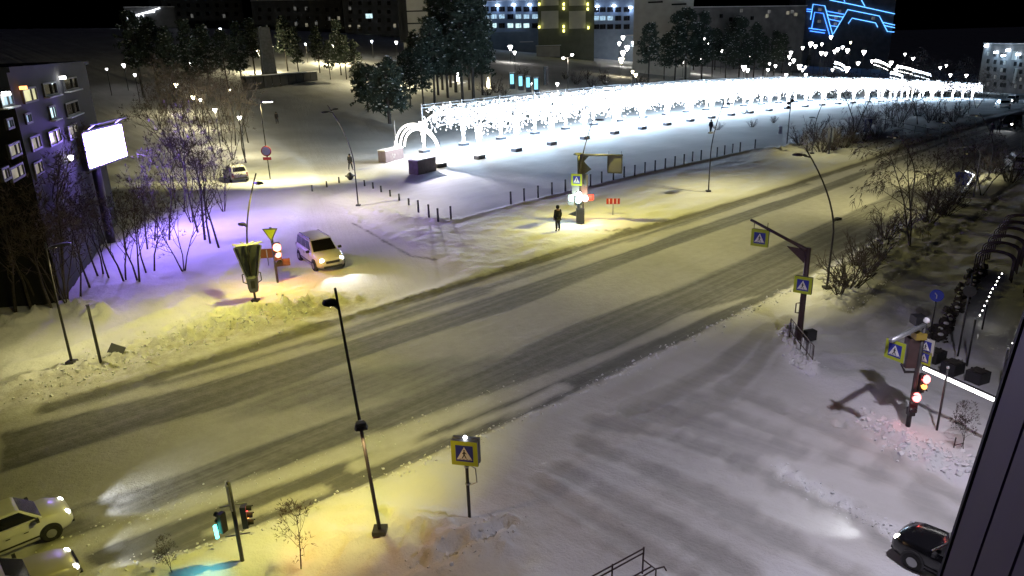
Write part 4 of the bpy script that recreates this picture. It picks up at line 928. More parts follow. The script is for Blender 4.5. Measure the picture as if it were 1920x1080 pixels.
# crossing sign in the foreground
q = PG(881, 980); t = thing('crossing_sign', 'nearest yellow edged pedestrian crossing sign on its own post, small lamp on top', 'road sign', q, 0, 'pedestrian crossing signs')
hs = hgt(q, 877, 845); s = 0.72; hh = hgt(q, 878, 822)
post(t, hh-0.1, 0.045)
nv_ = (CAMV(q)+RU_*-0.55).normalized()
cross_sign(t, (nv_.x*0.09, nv_.y*0.09, hs), nv_, s)
cross_sign(t, (-nv_.x*0.09, -nv_.y*0.09, hs), -nv_, s)
MB().ball((0, 0, hs+0.40), 0.055, 10, 6).build('flash_lamp', M['ledwhite'], t)
sd = Vector((nv_.y, -nv_.x, 0)); sd = -sd if sd.dot(Vector((1, 0, 0))) < 0 else sd
hb = hgt(q, 880, 890)
MB().tube([(0, 0, hb+0.28), sd*0.10+Vector((0, 0, hb+0.30)), sd*0.24+Vector((0, 0, hb+0.22)), sd*0.26+Vector((0, 0, hb-0.2)), sd*0.1+Vector((0, 0, hb-0.28)), (0, 0, hb-0.28)], 0.018, 6).build('cable_loop', M['galv'], t)
for z in (hb+0.26, hb-0.27): MB().tube([(0, 0, z-0.02), (0, 0, z+0.02)], 0.066, 10).build('clamp', M['galv'], t)
# near pole accessories on the tall lamp: looped cable and small bracket
# traffic light on the near corner (bottom left), seen from behind
q = PG(456, 1060); t = thing('traffic_light', 'traffic light in the bottom left foreground seen from behind, green signal at its side', 'traffic light', q, 0, 'traffic lights')
hh = hgt(q, 410, 908); post(t, hh, 0.05)
hm = hgt(q, 437, 975)
df = Vector((1, 0.25, 0)).normalized()
signal_head(t, df*0.24+Vector((0, 0, hm+0.05)), (RU_*0.8-RV_*0.6).normalized(), ('tl_red', 'tl_amber', None), 0.62, board=False)
signal_head(t, -df*0.30+Vector((0, 0, hm-0.02)), Vector((-1, 0.5, 0)).normalized(), (None, None, 'tl_green'), 0.55)
for z in (hm+0.42, hm-0.45): MB().tube([-df*0.3+Vector((0, 0, z)), df*0.3+Vector((0, 0, z))], 0.018, 6).build('bracket', M['galv'], t)
MB().box(-df*0.06+Vector((0, 0.03, hh-0.42)), (0.05, 0.30, 0.72), rz=0.5).build('sign_plate', M['galv'], t)
g_ = MB().tube([-df*0.46+Vector((0, -0.03, hm-0.42)), -df*0.47+Vector((0, -0.03, hm-0.06))], 0.045, 8); g_.build('green_signal', M['tl_green'], t)
lamp('SPOT', q+df*0.45+Vector((0.1, 0, hm+0.25)), 40, (1.0, 0.28, 0.06), 0.1, (RU_*0.78-RV_*0.55+Vector((0, 0, -0.32))), R(125), 0.6, 'signal_light')
lamp('SPOT', q-df*0.55+Vector((0, 0, hm-0.25)), 25, (0.1, 0.9, 1.0), 0.08, (-0.2, -0.6, -0.8), R(110), 0.9, 'signal_light')
# short posts at the bottom left
for bx, tx, lb in (((288, 1078), (285, 1066), 'stub of a galvanised post at the bottom edge beside thin twigs'),):
    q = PG(*bx); t = thing('stub_post', lb, 'post', q); MB().tube([(0, 0, -0.2), (0, 0, hgt(q, *tx))], 0.035, 8).build('post', M['galv'], t); MB().ball((0, 0, hgt(q, *tx)), 0.05, 8, 5).build('post_cap', M['snowcap'], t)
# pole with an arm over the road on the right
q = PG(1496, 652); t = thing('sign_gantry', 'brown pole with a long arm holding crossing signs over the avenue, right of centre', 'road sign', q, 0, 'pedestrian crossing signs')
hh = hgt(q, 1522, 465); MB().tube([(0, 0, -0.1), (0, 0, hh)], [0.13, 0.10], 12).build('pole', M['pole2'], t, True)
D = math.hypot(q.x, q.y)
tip = plane_hit(1408, 412, q, Vector((RU_.x, RU_.y, 0)))   # the arm crosses the road at right angles
tv = tip-q; ad = Vector((tv.x, tv.y, 0)); al_ = ad.length; ad.normalize(); zt_ = tv.z
MB().tube([Vector((0, 0, hh-0.12)), ad*al_*0.3+Vector((0, 0, hh-0.12+(zt_-hh+0.12)*0.3)), Vector((tv.x, tv.y, zt_))], [0.09, 0.065, 0.055], 8).build('arm', M['pole2'], t, True)
MB().add([(0, 0.0, hh-0.75), (0, 0.0, hh-0.1)]+[ad*0.9+Vector((0, 0, hh-0.1))]+[(0.03, 0.03, hh-0.75), (0.03, 0.03, hh-0.1)]+[ad*0.9+Vector((0.03, 0.03, hh-0.1))], [(0, 1, 2), (5, 4, 3), (0, 2, 5, 3), (1, 0, 3, 4)]).build('gusset', M['pole2'], t)
sq_ = plane_hit(1425, 446, q, Vector((RU_.x, RU_.y, 0)))-q
nf = (-RU_*1.0+CAMV(q)*0.6).normalized()
cross_sign(t, sq_, nf, 0.72); 
for dx in (-0.3, 0.3):
    a_ = sq_+ad*dx+Vector((0, 0, 0.34)); MB().tube([a_, a_+Vector((0, 0, 0.35))], 0.015, 5).build('hanger', M['pole2'], t)
hs = hgt(q, 1515, 532); cross_sign(t, nf*0.2+Vector((0, 0, hs)), nf, 0.70, 0.14)
hb = hgt(q, 1503, 577); MB().tube([(-0.12, 0, hb+0.22), (-0.26, 0, hb+0.2), (-0.26, 0, hb-0.2), (-0.12, 0, hb-0.22)], 0.025, 6).build('call_button_loop', M['pole2'], t)
MB().box((0.42, -0.05, 0.25), (0.45, 0.3, 0.42), rz=0.3).build('switch_box', M['black'], t); MB().tube([(0.1, 0, 0.3), (0.42, -0.05, 0.3)], 0.03, 6).build('bracket', M['pole2'], t)
# railing in the snow by that pole
a, b_ = PG(1479, 640), PG(1521, 695); d_ = b_-a; L_ = d_.length; d_.z = 0
t = thing('railing', 'short metal railing half buried in snow by the brown gantry pole', 'railing', a, yaw_of(d_))
for k in range(5): MB().tube([(L_*k/4, 0, -0.1), (L_*k/4, 0, 0.85)], 0.022, 6).build('upright', M['pole2'], t)
for z in (0.85, 0.3): MB().tube([(0, 0, z), (L_, 0, z)], 0.022, 6).build('rail', M['pole2'], t)
for k in range(12): MB().tube([(L_*(k+0.5)/12, 0, 0.3), (L_*(k+0.5)/12, 0, 0.85)], 0.010, 5).build('bar', M['pole2'], t)
# central traffic light pole on the plaza edge
q = PG(1085, 421); t = thing('traffic_light', 'traffic light cluster with white, cyan and red glowing signals on the plaza edge', 'traffic light', q, 0, 'traffic lights')
hh = hgt(q, 1086, 288); post(t, hh, 0.10)
ar = plane_hit(1168, 291, q, CAMV(q))-q
MB().tube([(0, 0, hh-0.1), (ar.x, ar.y, ar.z)], [0.08, 0.055], 8).build('arm', M['pole'], t, True)
MB().add([(0, 0, hh-0.9), (0, 0, hh-0.1), tuple(Vector((ar.x, ar.y, 0))*0.25+Vector((0, 0, hh-0.12)))]+[(0.02, 0.04, hh-0.9), (0.02, 0.04, hh-0.1), tuple(Vector((ar.x, ar.y, 0))*0.25+Vector((0.02, 0.04, hh-0.12)))], [(0, 1, 2), (5, 4, 3), (0, 2, 5, 3)]).build('gusset', M['pole'], t)
sv = plane_hit(1153, 308, q, CAMV(q))-q; e = 0.55
n_ = (CAMV(q)+Vector((-0.3, 0, 0))).normalized(); rz = yaw_of(n_)+math.pi/2
MB().box(sv, (0.92, 0.05, 1.15), rz=rz).build('hanging_sign', mat('dull sign back', (0.055, 0.055, 0.07), 0.6), t)
fr = MB()
for dx, dz, sx, sz in ((0, 0.585, 1.0, 0.06), (0, -0.585, 1.0, 0.06), (-0.49, 0, 0.06, 1.1), (0.49, 0, 0.06, 1.1)): fr.box(sv+Matrix.Rotation(rz, 3, 'Z') @ Vector((dx, -0.03, dz)), (sx, 0.07, sz), rz=rz)
fr.build('sign_frame', M['black'], t)
for dx in (-0.44, 0.44):
    a_ = sv+Matrix.Rotation(rz, 3, 'Z') @ Vector((dx, 0, 0.6)); MB().tube([a_, a_+Vector((0, 0, 0.3))], 0.015, 5).build('hanger', M['pole'], t)
z1, z2 = hgt(q, 1087, 292), hgt(q, 1089, 326); zm = (z1+z2)/2
MB().add([(0.05, 0, z1), (0.45, -0.1, z1-0.5), (0.85, -0.2, zm-0.3), (0.4, -0.1, z2), (0.05, 0, z2)]+[(0.05, 0.05, z1), (0.45, -0.05, z1-0.5), (0.85, -0.15, zm-0.3), (0.4, -0.05, z2), (0.05, 0.05, z2)], [(0, 1, 2, 3, 4), (9, 8, 7, 6, 5), (0, 4, 9, 5), (1, 0, 5, 6), (2, 1, 6, 7), (3, 2, 7, 8), (4, 3, 8, 9)]).build('pennant', M['black'], t)
hs = hgt(q, 1088, 336); n2 = (CAMV(q)+Vector((-0.45, 0, 0))).normalized()
cross_sign(t, n2*0.2+Vector((-0.05, 0, hs)), n2, 0.80, 0.1); cross_sign(t, Vector((0.30, 0.15, hs-0.05)), Vector((0.75, 0.66, 0)), 0.80, 0.1)
h3 = hgt(q, 1088, 357)
MB().box((-0.22, -0.05, h3), (0.5, 0.12, 0.75), rz=-0.3).build('signal_box', M['signback'], t); MB().box((0.35, 0.05, h3), (0.5, 0.12, 0.85), rz=0.3).build('signal_box', M['signback'], t)
h4 = hgt(q, 1087, 371)
for x, z, m, r in ((-0.55, 0, 'tl_greenw', 0.17), (0.0, 0.32, 'ledwhite', 0.18), (-0.05, -0.1, 'tl_greenw', 0.22), (0.42, 0.0, 'tl_redw', 0.22)):
    if m == 'tl_greenw' and m not in M: M[m] = mat('glowing pale cyan signal', (0.3, 0.5, 0.5), 0.3, emit=(0.55, 1.0, 0.95), estr=8, sample=False); M['tl_redw'] = mat('glowing pale red signal', (0.5, 0.3, 0.3), 0.3, emit=(1.0, 0.62, 0.66), estr=8, sample=False)
    MB().ball((x, -0.28, h4+z), r, 12, 8).build('signal_lens', M[m], t)
MB().box((-0.55, 0, h4-0.1), (0.4, 0.25, 0.75)).build('signal_housing', M['signback'], t); MB().box((-0.02, -0.05, h4), (0.42, 0.25, 1.0)).build('signal_housing', M['black'], t)
MB().box((0.85, 0.05, h4), (0.42, 0.06, 0.42), rz=0.3).build('red_board', mat('red lit board', (0.5, 0.02, 0.02), 0.5), t)
MB().tube([(0.32, 0.1, -0.1), (0.32, 0.1, h3+0.3)], 0.05, 8).build('second_post', M['pole'], t)
MB().box((0.1, -0.05, 0.55), (0.55, 0.45, 1.05)).build('control_box', M['black'], t); MB().add([(-0.2, -0.1, 0.55), (-0.2, -0.1, 0.9), (-0.75, -0.25, 0.72), (-0.2, 0, 0.55), (-0.2, 0, 0.9), (-0.75, -0.15, 0.72)], [(0, 1, 2), (5, 4, 3), (0, 2, 5, 3), (1, 4, 5, 2)]).build('side_flag', M['black'], t)
lamp('POINT', q+CAMV(q)*0.9+Vector((-0.2, 0, h4+0.1)), 130, (0.85, 1, 0.8), 0.25, name='signal_light')
lamp('POINT', q+CAMV(q)*0.6+Vector((1.2, 0, h4)), 90, (1.0, 0.45, 0.25), 0.2, name='signal_light')
# small boards on posts
def board(base, px, py, w, h, lb, m, yaw=0.0, double=False):
    q = PG(*base); hh = hgt(q, px, py); t = thing('warning_board', lb, 'road sign', q, yaw)
    MB().tube([(0, 0, -0.1), (0, 0, hh)], 0.035, 8).build('post', M['galv'], t)
    for k in ((-1, 1) if double else (0,)): MB().box((k*w/4, -0.05, hh), (w/2-0.03 if double else w, 0.04, h)).build('board', M[m], t)
    for k in range(3): MB().box(((k-1)*w*0.28, -0.075, hh), (0.06, 0.012, h*0.9)).build('stripe', M['white'], t)
board((1149, 407), 1150, 377, 1.0, 0.42, 'small red and white board on a thin post right of the central traffic light', 'signred', -0.1, True)
board((504, 498), 500, 475, 1.5, 0.55, 'orange board on a short post between the cone garland and the red light', 'orange', 0.15)
# give way sign with red lights on the left corner
q = PG(521, 530); t = thing('traffic_light', 'red traffic light under a triangular give way sign on the left corner', 'traffic light', q, 0, 'traffic lights')
hh = hgt(q, 511, 426); post(t, hh, 0.07); ht = hgt(q, 512, 437)
tri = [(-0.42, 0.29), (0.42, 0.29), (0, -0.45)]
MB().prism(tri, 'y', -0.12, -0.08).build('give_way_sign', M['signback'], t).location = (0, 0, ht)
MB().prism([(-0.31, 0.23), (0.31, 0.23), (0, -0.33)], 'y', -0.128, -0.122).build('sign_face', M['yellow'], t).location = (0, 0, ht)
hm = hgt(q, 519, 472)
fd = (CAMV(q)+Vector((0.25, 0, 0))).normalized()
signal_head(t, fd*0.22+Vector((0.12, 0, hm-0.05)), fd, ('tl_red', 'tl_amber', None), 1.25)
MB().ball(fd*0.44+Vector((0.12, 0, hm+0.36)), 0.22, 12, 8).build('glowing_lens', mat('glowing red signal', (0.5, 0.2, 0.2), 0.3, emit=(1, 0.30, 0.22), estr=3.6, sample=False), t)
MB().ball(fd*0.44+Vector((0.12, 0, hm-0.05)), 0.17, 12, 8).build('glowing_lens', bpy.data.materials['glowing red signal'], t)
MB().box((0.42, 0.05, hm-0.62), (0.75, 0.08, 0.4), rz=0.3).build('side_board', M['pole2'], t)
lamp('POINT', q+fd*0.8+Vector((0.2, 0, hm)), 140, (1.0, 0.22, 0.04), 0.15, name='signal_light')
# cone shaped garland frame on the lamp pole
q = PG(480, 571); fd = CAMV(q); t = thing('cone_garland', 'unlit cone shaped decoration with a white star of rods, fixed round the left lamp pole', 'decoration', q, yaw_of(fd)+math.pi/2)
zt, zb = hgt(q, 465, 462), hgt(q, 474, 520)
for k in range(8):
    a0, a1 = 2*math.pi*k/8, 2*math.pi*(k+1)/8
    vs = [(math.cos(a)*r, math.sin(a)*r*0.45, z) for a, r, z in ((a0, 0.66, zt), (a1, 0.66, zt), (a1, 0.24, zb), (a0, 0.24, zb))]
    if k not in (5, 6): MB().add(vs+[(x*0.95, y*0.95, z) for x, y, z in vs], [(0, 1, 2, 3), (7, 6, 5, 4), (0, 3, 7, 4), (1, 5, 6, 2), (0, 4, 5, 1), (3, 2, 6, 7)]).build('cone_panel', mat('grey mesh panel', (0.022, 0.026, 0.042), 0.7, noise=0.2, nscale=8) if k == 0 else bpy.data.materials['grey mesh panel'], t)
for k in range(7):
    a = math.pi*2*k/7+0.2; MB().tube([(0, -0.1, zt+0.1), (math.cos(a)*0.72, math.sin(a)*0.42, zt+0.14)], 0.035, 6).build('star_rod', M['palesign'] if 'palesign' in M else M['panel_grey'], t)
for s in (-1, 1): MB().tube([(s*0.65, -0.05, zt), (s*0.26, -0.05, zb)], 0.035, 6).build('edge_rod', M['galv'], t)
MB().tube([(0, 0, zb-0.75), (0, 0, zb-0.55), (0, 0, zb), (0, 0, zb+0.05)], [0.21, 0.26, 0.29, 0.25], 14).build('bucket', mat('grey bucket', (0.09, 0.095, 0.11), 0.7), t, False)
MB().box((0, -0.27, zb-0.3), (0.2, 0.06, 0.4)).build('hatch', M['black'], t)
for s in (-1, 1): MB().tube([(s*0.28, 0, zb+0.25), (s*0.44, 0, zb+0.2), (s*0.44, 0, zb-0.2), (s*0.26, 0, zb-0.3)], 0.03, 6).build('handle', M['pole'], t)
# left verge: bare post and a fallen sign
q = PG(190, 684); t = thing('bare_post', 'short bare dark post on the left verge beside the fallen sign', 'post', q); hh = hgt(q, 166, 572)
post(t, hh, 0.06); MB().tube([(0, 0, hh), (0, 0, hh+0.03)], 0.08, 8).build('post_cap', M['black'], t)
q = PG(196, 681); t = thing('fallen_sign', 'grey square sign fallen over in the snow on a slanting stick', 'road sign', q)
e = at(217, 660, math.hypot(q.x, q.y)+0.3)-q
MB().tube([(0, 0, 0), (e.x, e.y, e.z)], 0.045, 8).build('stick', M['galv'], t)
MB().box((e.x, e.y, e.z), (0.62, 0.05, 0.62), rot=Matrix.Rotation(0.4, 3, 'Y') @ Matrix.Rotation(-0.5, 3, 'X')).build('sign_plate', M['signback'], t)
# bollards
far_b = [(958, 386), (983, 382), (1009, 375), (1035, 370), (1060, 364), (1107, 353), (1128, 347), (1150, 342), (1170, 337), (1190, 333), (1209, 328), (1228, 324), (1247, 320), (1265, 316), (1282, 312), (1298, 307), (1314, 304), (1344, 298), (1358, 294), (1373, 290), (1387, 288), (1415, 283)]
left_b = [(586, 361), (613, 351), (636, 343), (684, 350), (700, 356), (715, 363), (732, 371), (749, 379), (767, 388), (785, 401), (805, 416), (822, 421), (846, 416)]
q = PG(*far_b[0]); b0 = thing('bollard', 'leftmost dark bollard of the row along the plaza edge', 'bollard', q, 0, 'bollards along the plaza edge')
MB().tube([(0, 0, -0.15), (0, 0, 0.95)], 0.075, 10).build('bollard_post', M['pole'], b0, True); MB().tube([(0, 0, 0.95), (0, 0, 1.0), (0, 0, 1.03)], [0.085, 0.085, 0.04], 10).build('bollard_cap', M['black'], b0)
for ib, px in enumerate(far_b[1:]): dup(b0, PG(*px), 0, (ORD[ib+1]+' dark bollard from the left in the row along the plaza edge' if ib < 9 else 'dark bollard of the row along the plaza edge, right of the central traffic light') if px != far_b[-1] else 'rightmost bollard of the plaza row, standing a little apart')
for i, px in enumerate(left_b):
    lb = 'dark bollard of the row running down the snowy corner left of the plaza'
    if i < 3: lb = 'dark stub bollard in deep snow at the side street corner, left of the curved lamp'
    if i > 9: lb = 'dark bollard at the pointed lower end of the corner row by the snow heap'
    d_ = dup(b0, PG(*px), 0, lb, 'bollards of the snowy corner'); d_.scale = (1, 1, (0.55 if i < 9 else 0.95)); d_['group'] = ('bollards of the snowy corner', 'stub bollards', 'end bollards')[1 if i < 3 else 2 if i > 9 else 0]
q = PG(657, 337); t = thing('litter_bin', 'small dark urn in the snow by the walking person', 'bin', q)
MB().tube([(0, 0, 0), (0, 0, 0.25), (0, 0, 0.35), (0, 0, 0.7)], [0.18, 0.34, 0.42, 0.12], 10).build('urn_body', M['black'], t); MB().tube([(0, 0, 0.35), (0, 0, 0.42)], 0.5, 10).build('urn_rim', M['pole'], t)
# signal post among the shrubs, sign posts and others on the far side
q = PG(1475, 275); t = thing('traffic_light', 'thin pole with three dark round signal heads at the far end of the plaza', 'traffic light', q, 0, 'traffic lights'); hh = hgt(q, 1478, 188); post(t, hh, 0.06)
for x, z in ((-0.28, hh-0.3), (0.12, hh-0.05), (-0.28, hh-0.75)): MB().ball((x, -0.1, z), 0.22, 10, 6).build('signal_head', M['black'], t)
q = PG(1462, 252); t = thing('marker_post', 'small pale marker post on the far snowy roadside', 'post', q); MB().box((0, 0, 0.45), (0.4, 0.3, 0.9)).build('post_body', M['concrete'], t); MB().box((0, 0, 0.93), (0.44, 0.34, 0.08)).build('snow_cap', M['snowcap'], t)
q = PG(1554, 290); t = thing('sign_posts', 'tall narrow pale sign seen edge on among the far shrubs', 'road sign', q); hh = hgt(q, 1554, 240)
for dx, m in ((-0.25, 'concrete'), (0.2, 'galv')): MB().box((dx, 0, hh*0.72), (0.16, 0.08, hh*0.55)).build('sign_plate', M[m], t)
MB().tube([(0, 0, 0), (0, 0, hh)], 0.07, 8).build('post', M['pole'], t)
# railing and gas pipe gate across the far road
a, b_ = P(1652, 238), P(1762, 263); d_ = b_-a; L_ = d_.length; d_.z = 0
t = thing('railing', 'dark railing along the far roadside before the pale line over the avenue', 'railing', a, yaw_of(d_))
for k in range(6): MB().tube([(L_*k/5, 0, 0), (L_*k/5, 0, 1.05)], 0.05, 6).build('upright', M['pole'], t)
for z in (1.05, 0.45): MB().tube([(0, 0, z), (L_, 0, z)], 0.045, 6).build('rail', M['pole'], t)
a, b_ = at(1760, 262, math.hypot(*P(1760, 266).xy)), at(1806, 277, math.hypot(*P(1806, 280).xy))
# blue banner on the lamp at the right of the avenue
q = PG(1802, 349); fd = CAMV(q); t = thing('lamp_banner', 'blue banner with a white light rod and ring on the right verge', 'banner', q, yaw_of(fd)+math.pi/2)
zt, zb = hgt(q, 1800, 322), hgt(q, 1796, 350)
M['bannerblue'] = mat('dark blue cloth', (0.02, 0.03, 0.16), 0.7)
MB().add([(-0.6, -0.15, zt), (0.65, -0.15, zt), (0.3, -0.15, zb), (-0.35, -0.15, zb), (-0.6, -0.11, zt), (0.65, -0.11, zt), (0.3, -0.11, zb), (-0.35, -0.11, zb)], [(0, 3, 2, 1), (4, 5, 6, 7), (0, 1, 5, 4), (1, 2, 6, 5), (2, 3, 7, 6), (3, 0, 4, 7)]).build('cloth', M['bannerblue'], t)
MB().tube([(0.1, -0.2, zt+0.15), (0.75, -0.2, zt-0.15), (0.38, -0.2, zb)], 0.06, 6).build('light_rod', M['stripwhite'], t)
MB().tube([(0.3*math.cos(a), -0.15, zb-0.5+0.3*math.sin(a)) for a in [k*math.pi/8 for k in range(17)]], 0.05, 6).build('ring', M['galv'], t); post(t, zb, 0.06)
q = PG(1824, 375); t = thing('road_lamp', 'pale grey lamp post with a curved arm among twigs on the right verge', 'street lamp', q); hh = hgt(q, 1818, 275)
MB().tube([(0, 0, 0), (0, 0, hh*0.85), (-0.15, 0.1, hh*0.95), (-0.6, 0.4, hh), (-1.2, 0.8, hh-0.1)], 0.06, 8).build('pole', M['galv'], t, True); MB().box((-1.4, 0.9, hh-0.13), (0.6, 0.25, 0.1), rz=-0.6).build('lamp_head', M['galv'], t)
q = PG(1624, 252); t = thing('lamp_banner', 'dark blue banner with a white rod on a post among the far shrubs', 'banner', q, 0.2); hh = hgt(q, 1622, 222)
post(t, hh, 0.06); MB().box((0, -0.12, hh-0.8), (1.0, 0.05, 1.7)).build('cloth', M['bannerblue'], t); MB().tube([(-0.5, -0.16, hh), (0.5, -0.16, hh)], 0.06, 6).build('light_rod', M['white'], t); MB().tube([(0, -0.16, hh), (0.0, -0.16, hh-1.2)], 0.05, 5).build('middle_rod', M['galv'], t)
# ------------------------------------------------------------------ right-hand corner
q = PG(1701, 806); t = thing('traffic_light', 'red traffic light pole in the right foreground carrying crossing signs and a white arm', 'traffic light', q, 0, 'traffic lights')
hh = hgt(q, 1745, 602); post(t, hh, 0.075); 
tip = Vector((-1.66, -1.20, hh-0.12))
MB().tube([(0, 0, hh-0.15), (tip.x, tip.y, tip.z)], 0.075, 10).build('arm', M['galv'], t, True); MB().ball((0.02, -0.02, hh), 0.1, 8, 6).build('pole_cap', M['snowcap'], t)
sv = Vector((-1.66*0.82, -1.20*0.82, hh-0.52))
n5 = Vector((-0.90, -0.52, 0)).normalized()
cross_sign(t, sv+Vector((0, 0, -0.02)), n5, 0.62, 0.05)
hq = hgt(q, 1737, 645); M['palesign'] = mat('pale sign face', (0.5, 0.5, 0.45), 0.5)
cross_sign(t, Vector((0.16, 0, hq-0.1)), n5, 0.52, 0.05, m_border=M['palesign']); cross_sign(t, Vector((0.16, 0, hgt(q, 1733, 672))), n5, 0.46, 0.05, m_border=M['yellow'])
hq = hgt(q, 1710, 660)
MB().box((-0.22, 0.12, hq), (0.36, 0.3, 1.0)).build('cabinet', M['pole2'], t); MB().box((-0.12, 0.0, hgt(q, 1725, 628)), (0.34, 0.3, 0.2)).build('cabinet_lid', mat('ochre lid', (0.28, 0.2, 0.03), 0.6), t)
MB().box((-0.1, 0.2, hgt(q, 1730, 603)), (0.36, 0.36, 0.28)).build('camera_housing', M['black'], t)
hr = hgt(q, 1707, 742)
fr_ = Vector((-0.35, -0.94, 0))
signal_head(t, Vector((-0.02, -0.14, hr-0.12)), fr_, ('tl_red', None, None), 0.72); 
M['glowred'] = mat('glowing red lens', (0.5, 0.1, 0.1), 0.3, emit=(1.0, 0.20, 0.20), estr=3.6, sample=False)
MB().ball((-0.04, -0.28, hr+0.10), 0.125, 12, 8, 1.3).build('glowing_lens', M['glowred'], t)
h2 = hgt(q, 1727, 720)
signal_head(t, Vector((0.2, 0.05, h2-0.05)), Vector((0.45, -0.9, 0)), ('tl_red', 'tl_amber', None), 0.66)
MB().ball((0.28, -0.12, h2+0.17), 0.11, 12, 8, 1.3).build('glowing_lens', M['glowred'], t); MB().ball((0.24, -0.12, h2-0.08), 0.085, 12, 8, 1.1).build('glowing_lens', M['tl_amber'], t)
MB().tube([(-0.5, 0.1, hgt(q, 1705, 688)+0.12), (-0.35, 0.05, hgt(q, 1705, 693)-0.05), (0, 0, hgt(q, 1705, 695))], [0.02, 0.05, 0.03], 6).build('loudspeaker', M['black'], t)
MB().box((0.02, 0, hr-0.55), (0.2, 0.2, 0.25)).build('junction_box', M['black'], t)
lamp('POINT', q+fr_*0.6+Vector((-0.1, 0, hr)), 9, (1.0, 0.12, 0.12), 0.1, name='signal_light')
# blue round sign and other posts
def round_sign(base, top, cx, cy, r, m, lb):
    q = PG(*base); hh = hgt(q, *top); t = thing('round_sign', lb, 'road sign', q, yaw_of(CAMV(q))+math.pi/2, 'round signs'); post(t, hh, 0.035); z = hgt(q, cx, cy)
    MB().disc((0, -0.06, z), r, 0.03, 'y', 20).build('sign_disc', M[m], t); MB().disc((0, -0.08, z), r*0.9, 0.012, 'y', 20).build('sign_face', M[m], t)
    return t, z
M['bluebright'] = mat('blue sign face', (0.06, 0.09, 0.60), 0.4)
t, z = round_sign((1742, 640), (1753, 545), 1753, 553, 0.26, 'bluebright', 'round blue sign on a thin post beside the right foreground lights')
MB().tube([(0, -0.09, z-0.12), (0, -0.09, z+0.02), (-0.08, -0.09, z+0.12)], 0.02, 5).build('arrow', M['white'], t)
round_sign((1792, 688), (1808, 512), 1802, 543, 0.22, 'black', 'dark round plate on a tall thin pole near the dark hoops')
for bx, tx, lb in (((1755, 814), (1783, 690), 'dark pole carrying the glowing white beam in the right foreground'), ((1812, 690), (1828, 597), 'thin pole under the lower end of the dotted light string'), ((1840, 625), (1850, 570), 'short thin pole behind the dotted light string'), ((1872, 742), (1896, 655), 'left of two thin poles beside the building edge'), ((1890, 742), (1908, 660), 'right of two thin poles beside the building edge')):
    q = PG(*bx); t = thing('thin_pole', lb, 'pole', q); post(t, hgt(q, *tx), 0.035); MB().ball((0, 0, hgt(q, *tx)), 0.05, 8, 5).build('pole_cap', M['galv'], t)
q = PG(1755, 814); zb = hgt(q, 1779, 712); a = at(1731, 689, 1); 
def on_z(px, py, z):
    d = ray(px, py); k = (z-CAM_H)/d.z; return Vector((d.x*k, d.y*k, z))
a, b_ = on_z(1731, 690, q.z+zb), on_z(1882, 758, q.z+zb)
t = thing('light_beam', 'horizontal beam of three glowing white tubes on the right', 'light beam', (a.x, a.y, gz(a.x, a.y)))
M['tubebeam'] = mat('bright white light tube', (0.8, 0.8, 0.8), 0.3, emit=(1, 1, 0.97), estr=6)
for k in range(3):
    f0, f1 = k/3+0.008, (k+1)/3-0.008; MB().tube([a.lerp(b_, f0)-Vector(t.location), a.lerp(b_, f1)-Vector(t.location)], 0.055, 8).build('light_tube', M['tubebeam'], t)
MB().tube([a-Vector(t.location)+Vector((0, 0.05, 0.09)), b_-Vector(t.location)+Vector((0, 0.05, 0.09))], 0.035, 6).build('beam', M['black'], t)
for s_, lb, base in (([(1838, 590), (1852, 560), (1865, 535), (1878, 512)], 'string of dotted white lights rising towards the dark hoops', (1832, 612)), ([(1902, 650), (1898, 643), (1905, 638), (1911, 630), (1913, 622), (1917, 610), (1920, 600)], 'string of dotted white lights at the right edge by the dark wall', (1890, 742))):
    q = PG(*base); D = math.hypot(q.x, q.y); t = thing('light_string', lb, 'light string', q, 0, 'strings of dotted lights')
    pts = [at(x, y, D)-q for x, y in s_]; MB().tube(pts, 0.012, 4).build('wire', M['black'], t)
    mb = MB(); tot = 11
    for k in range(tot):
        f = k/(tot-1)*(len(pts)-1); i = min(int(f), len(pts)-2); p = pts[i].lerp(pts[i+1], f-i); octa(mb, p+Vector((rb.uniform(-0.02, 0.02), 0, -0.03)), 0.035)
    mb.build('bulb_string', M['bulbwhite'], t)['kind'] = 'stuff'
for i, (px, py) in enumerate(((1783, 705), (1830, 722), (1750, 683))):
    q = PG(px, py); t = thing('flower_box', ('dark square box under the beam, nearest the round plant', 'dark square box under the right part of the beam', 'dark square box behind the red traffic light')[i], 'planter', q, 0.45, 'dark boxes under the glowing beam')
    MB().box((0, 0, 0.22), (0.62, 0.55, 0.44)).build('box_body', M['black'], t); MB().box((0, 0, 0.45), (0.5, 0.43, 0.04)).build('soil', M['bark'], t)
    for a_ in range(4): MB().box((0.29*math.cos(a_*math.pi/2), 0.255*math.sin(a_*math.pi/2), 0.455), (0.06, 0.05, 0.05)).build('corner_block', M['pole'], t)
q = PG(1794, 692); t = thing('snow_urn', 'pale round ball planter with snow beside the thin pole', 'planter', q); MB().ball((0, 0, 0.28), 0.17, 10, 7).build('ball', M['concrete'], t); MB().ball((0, 0, 0.36), 0.14, 10, 6, 0.7).build('snow_cap', M['snowcap'], t); MB().tube([(0, 0, 0), (0, 0, 0.2)], 0.08, 8).build('foot', M['stone'], t)
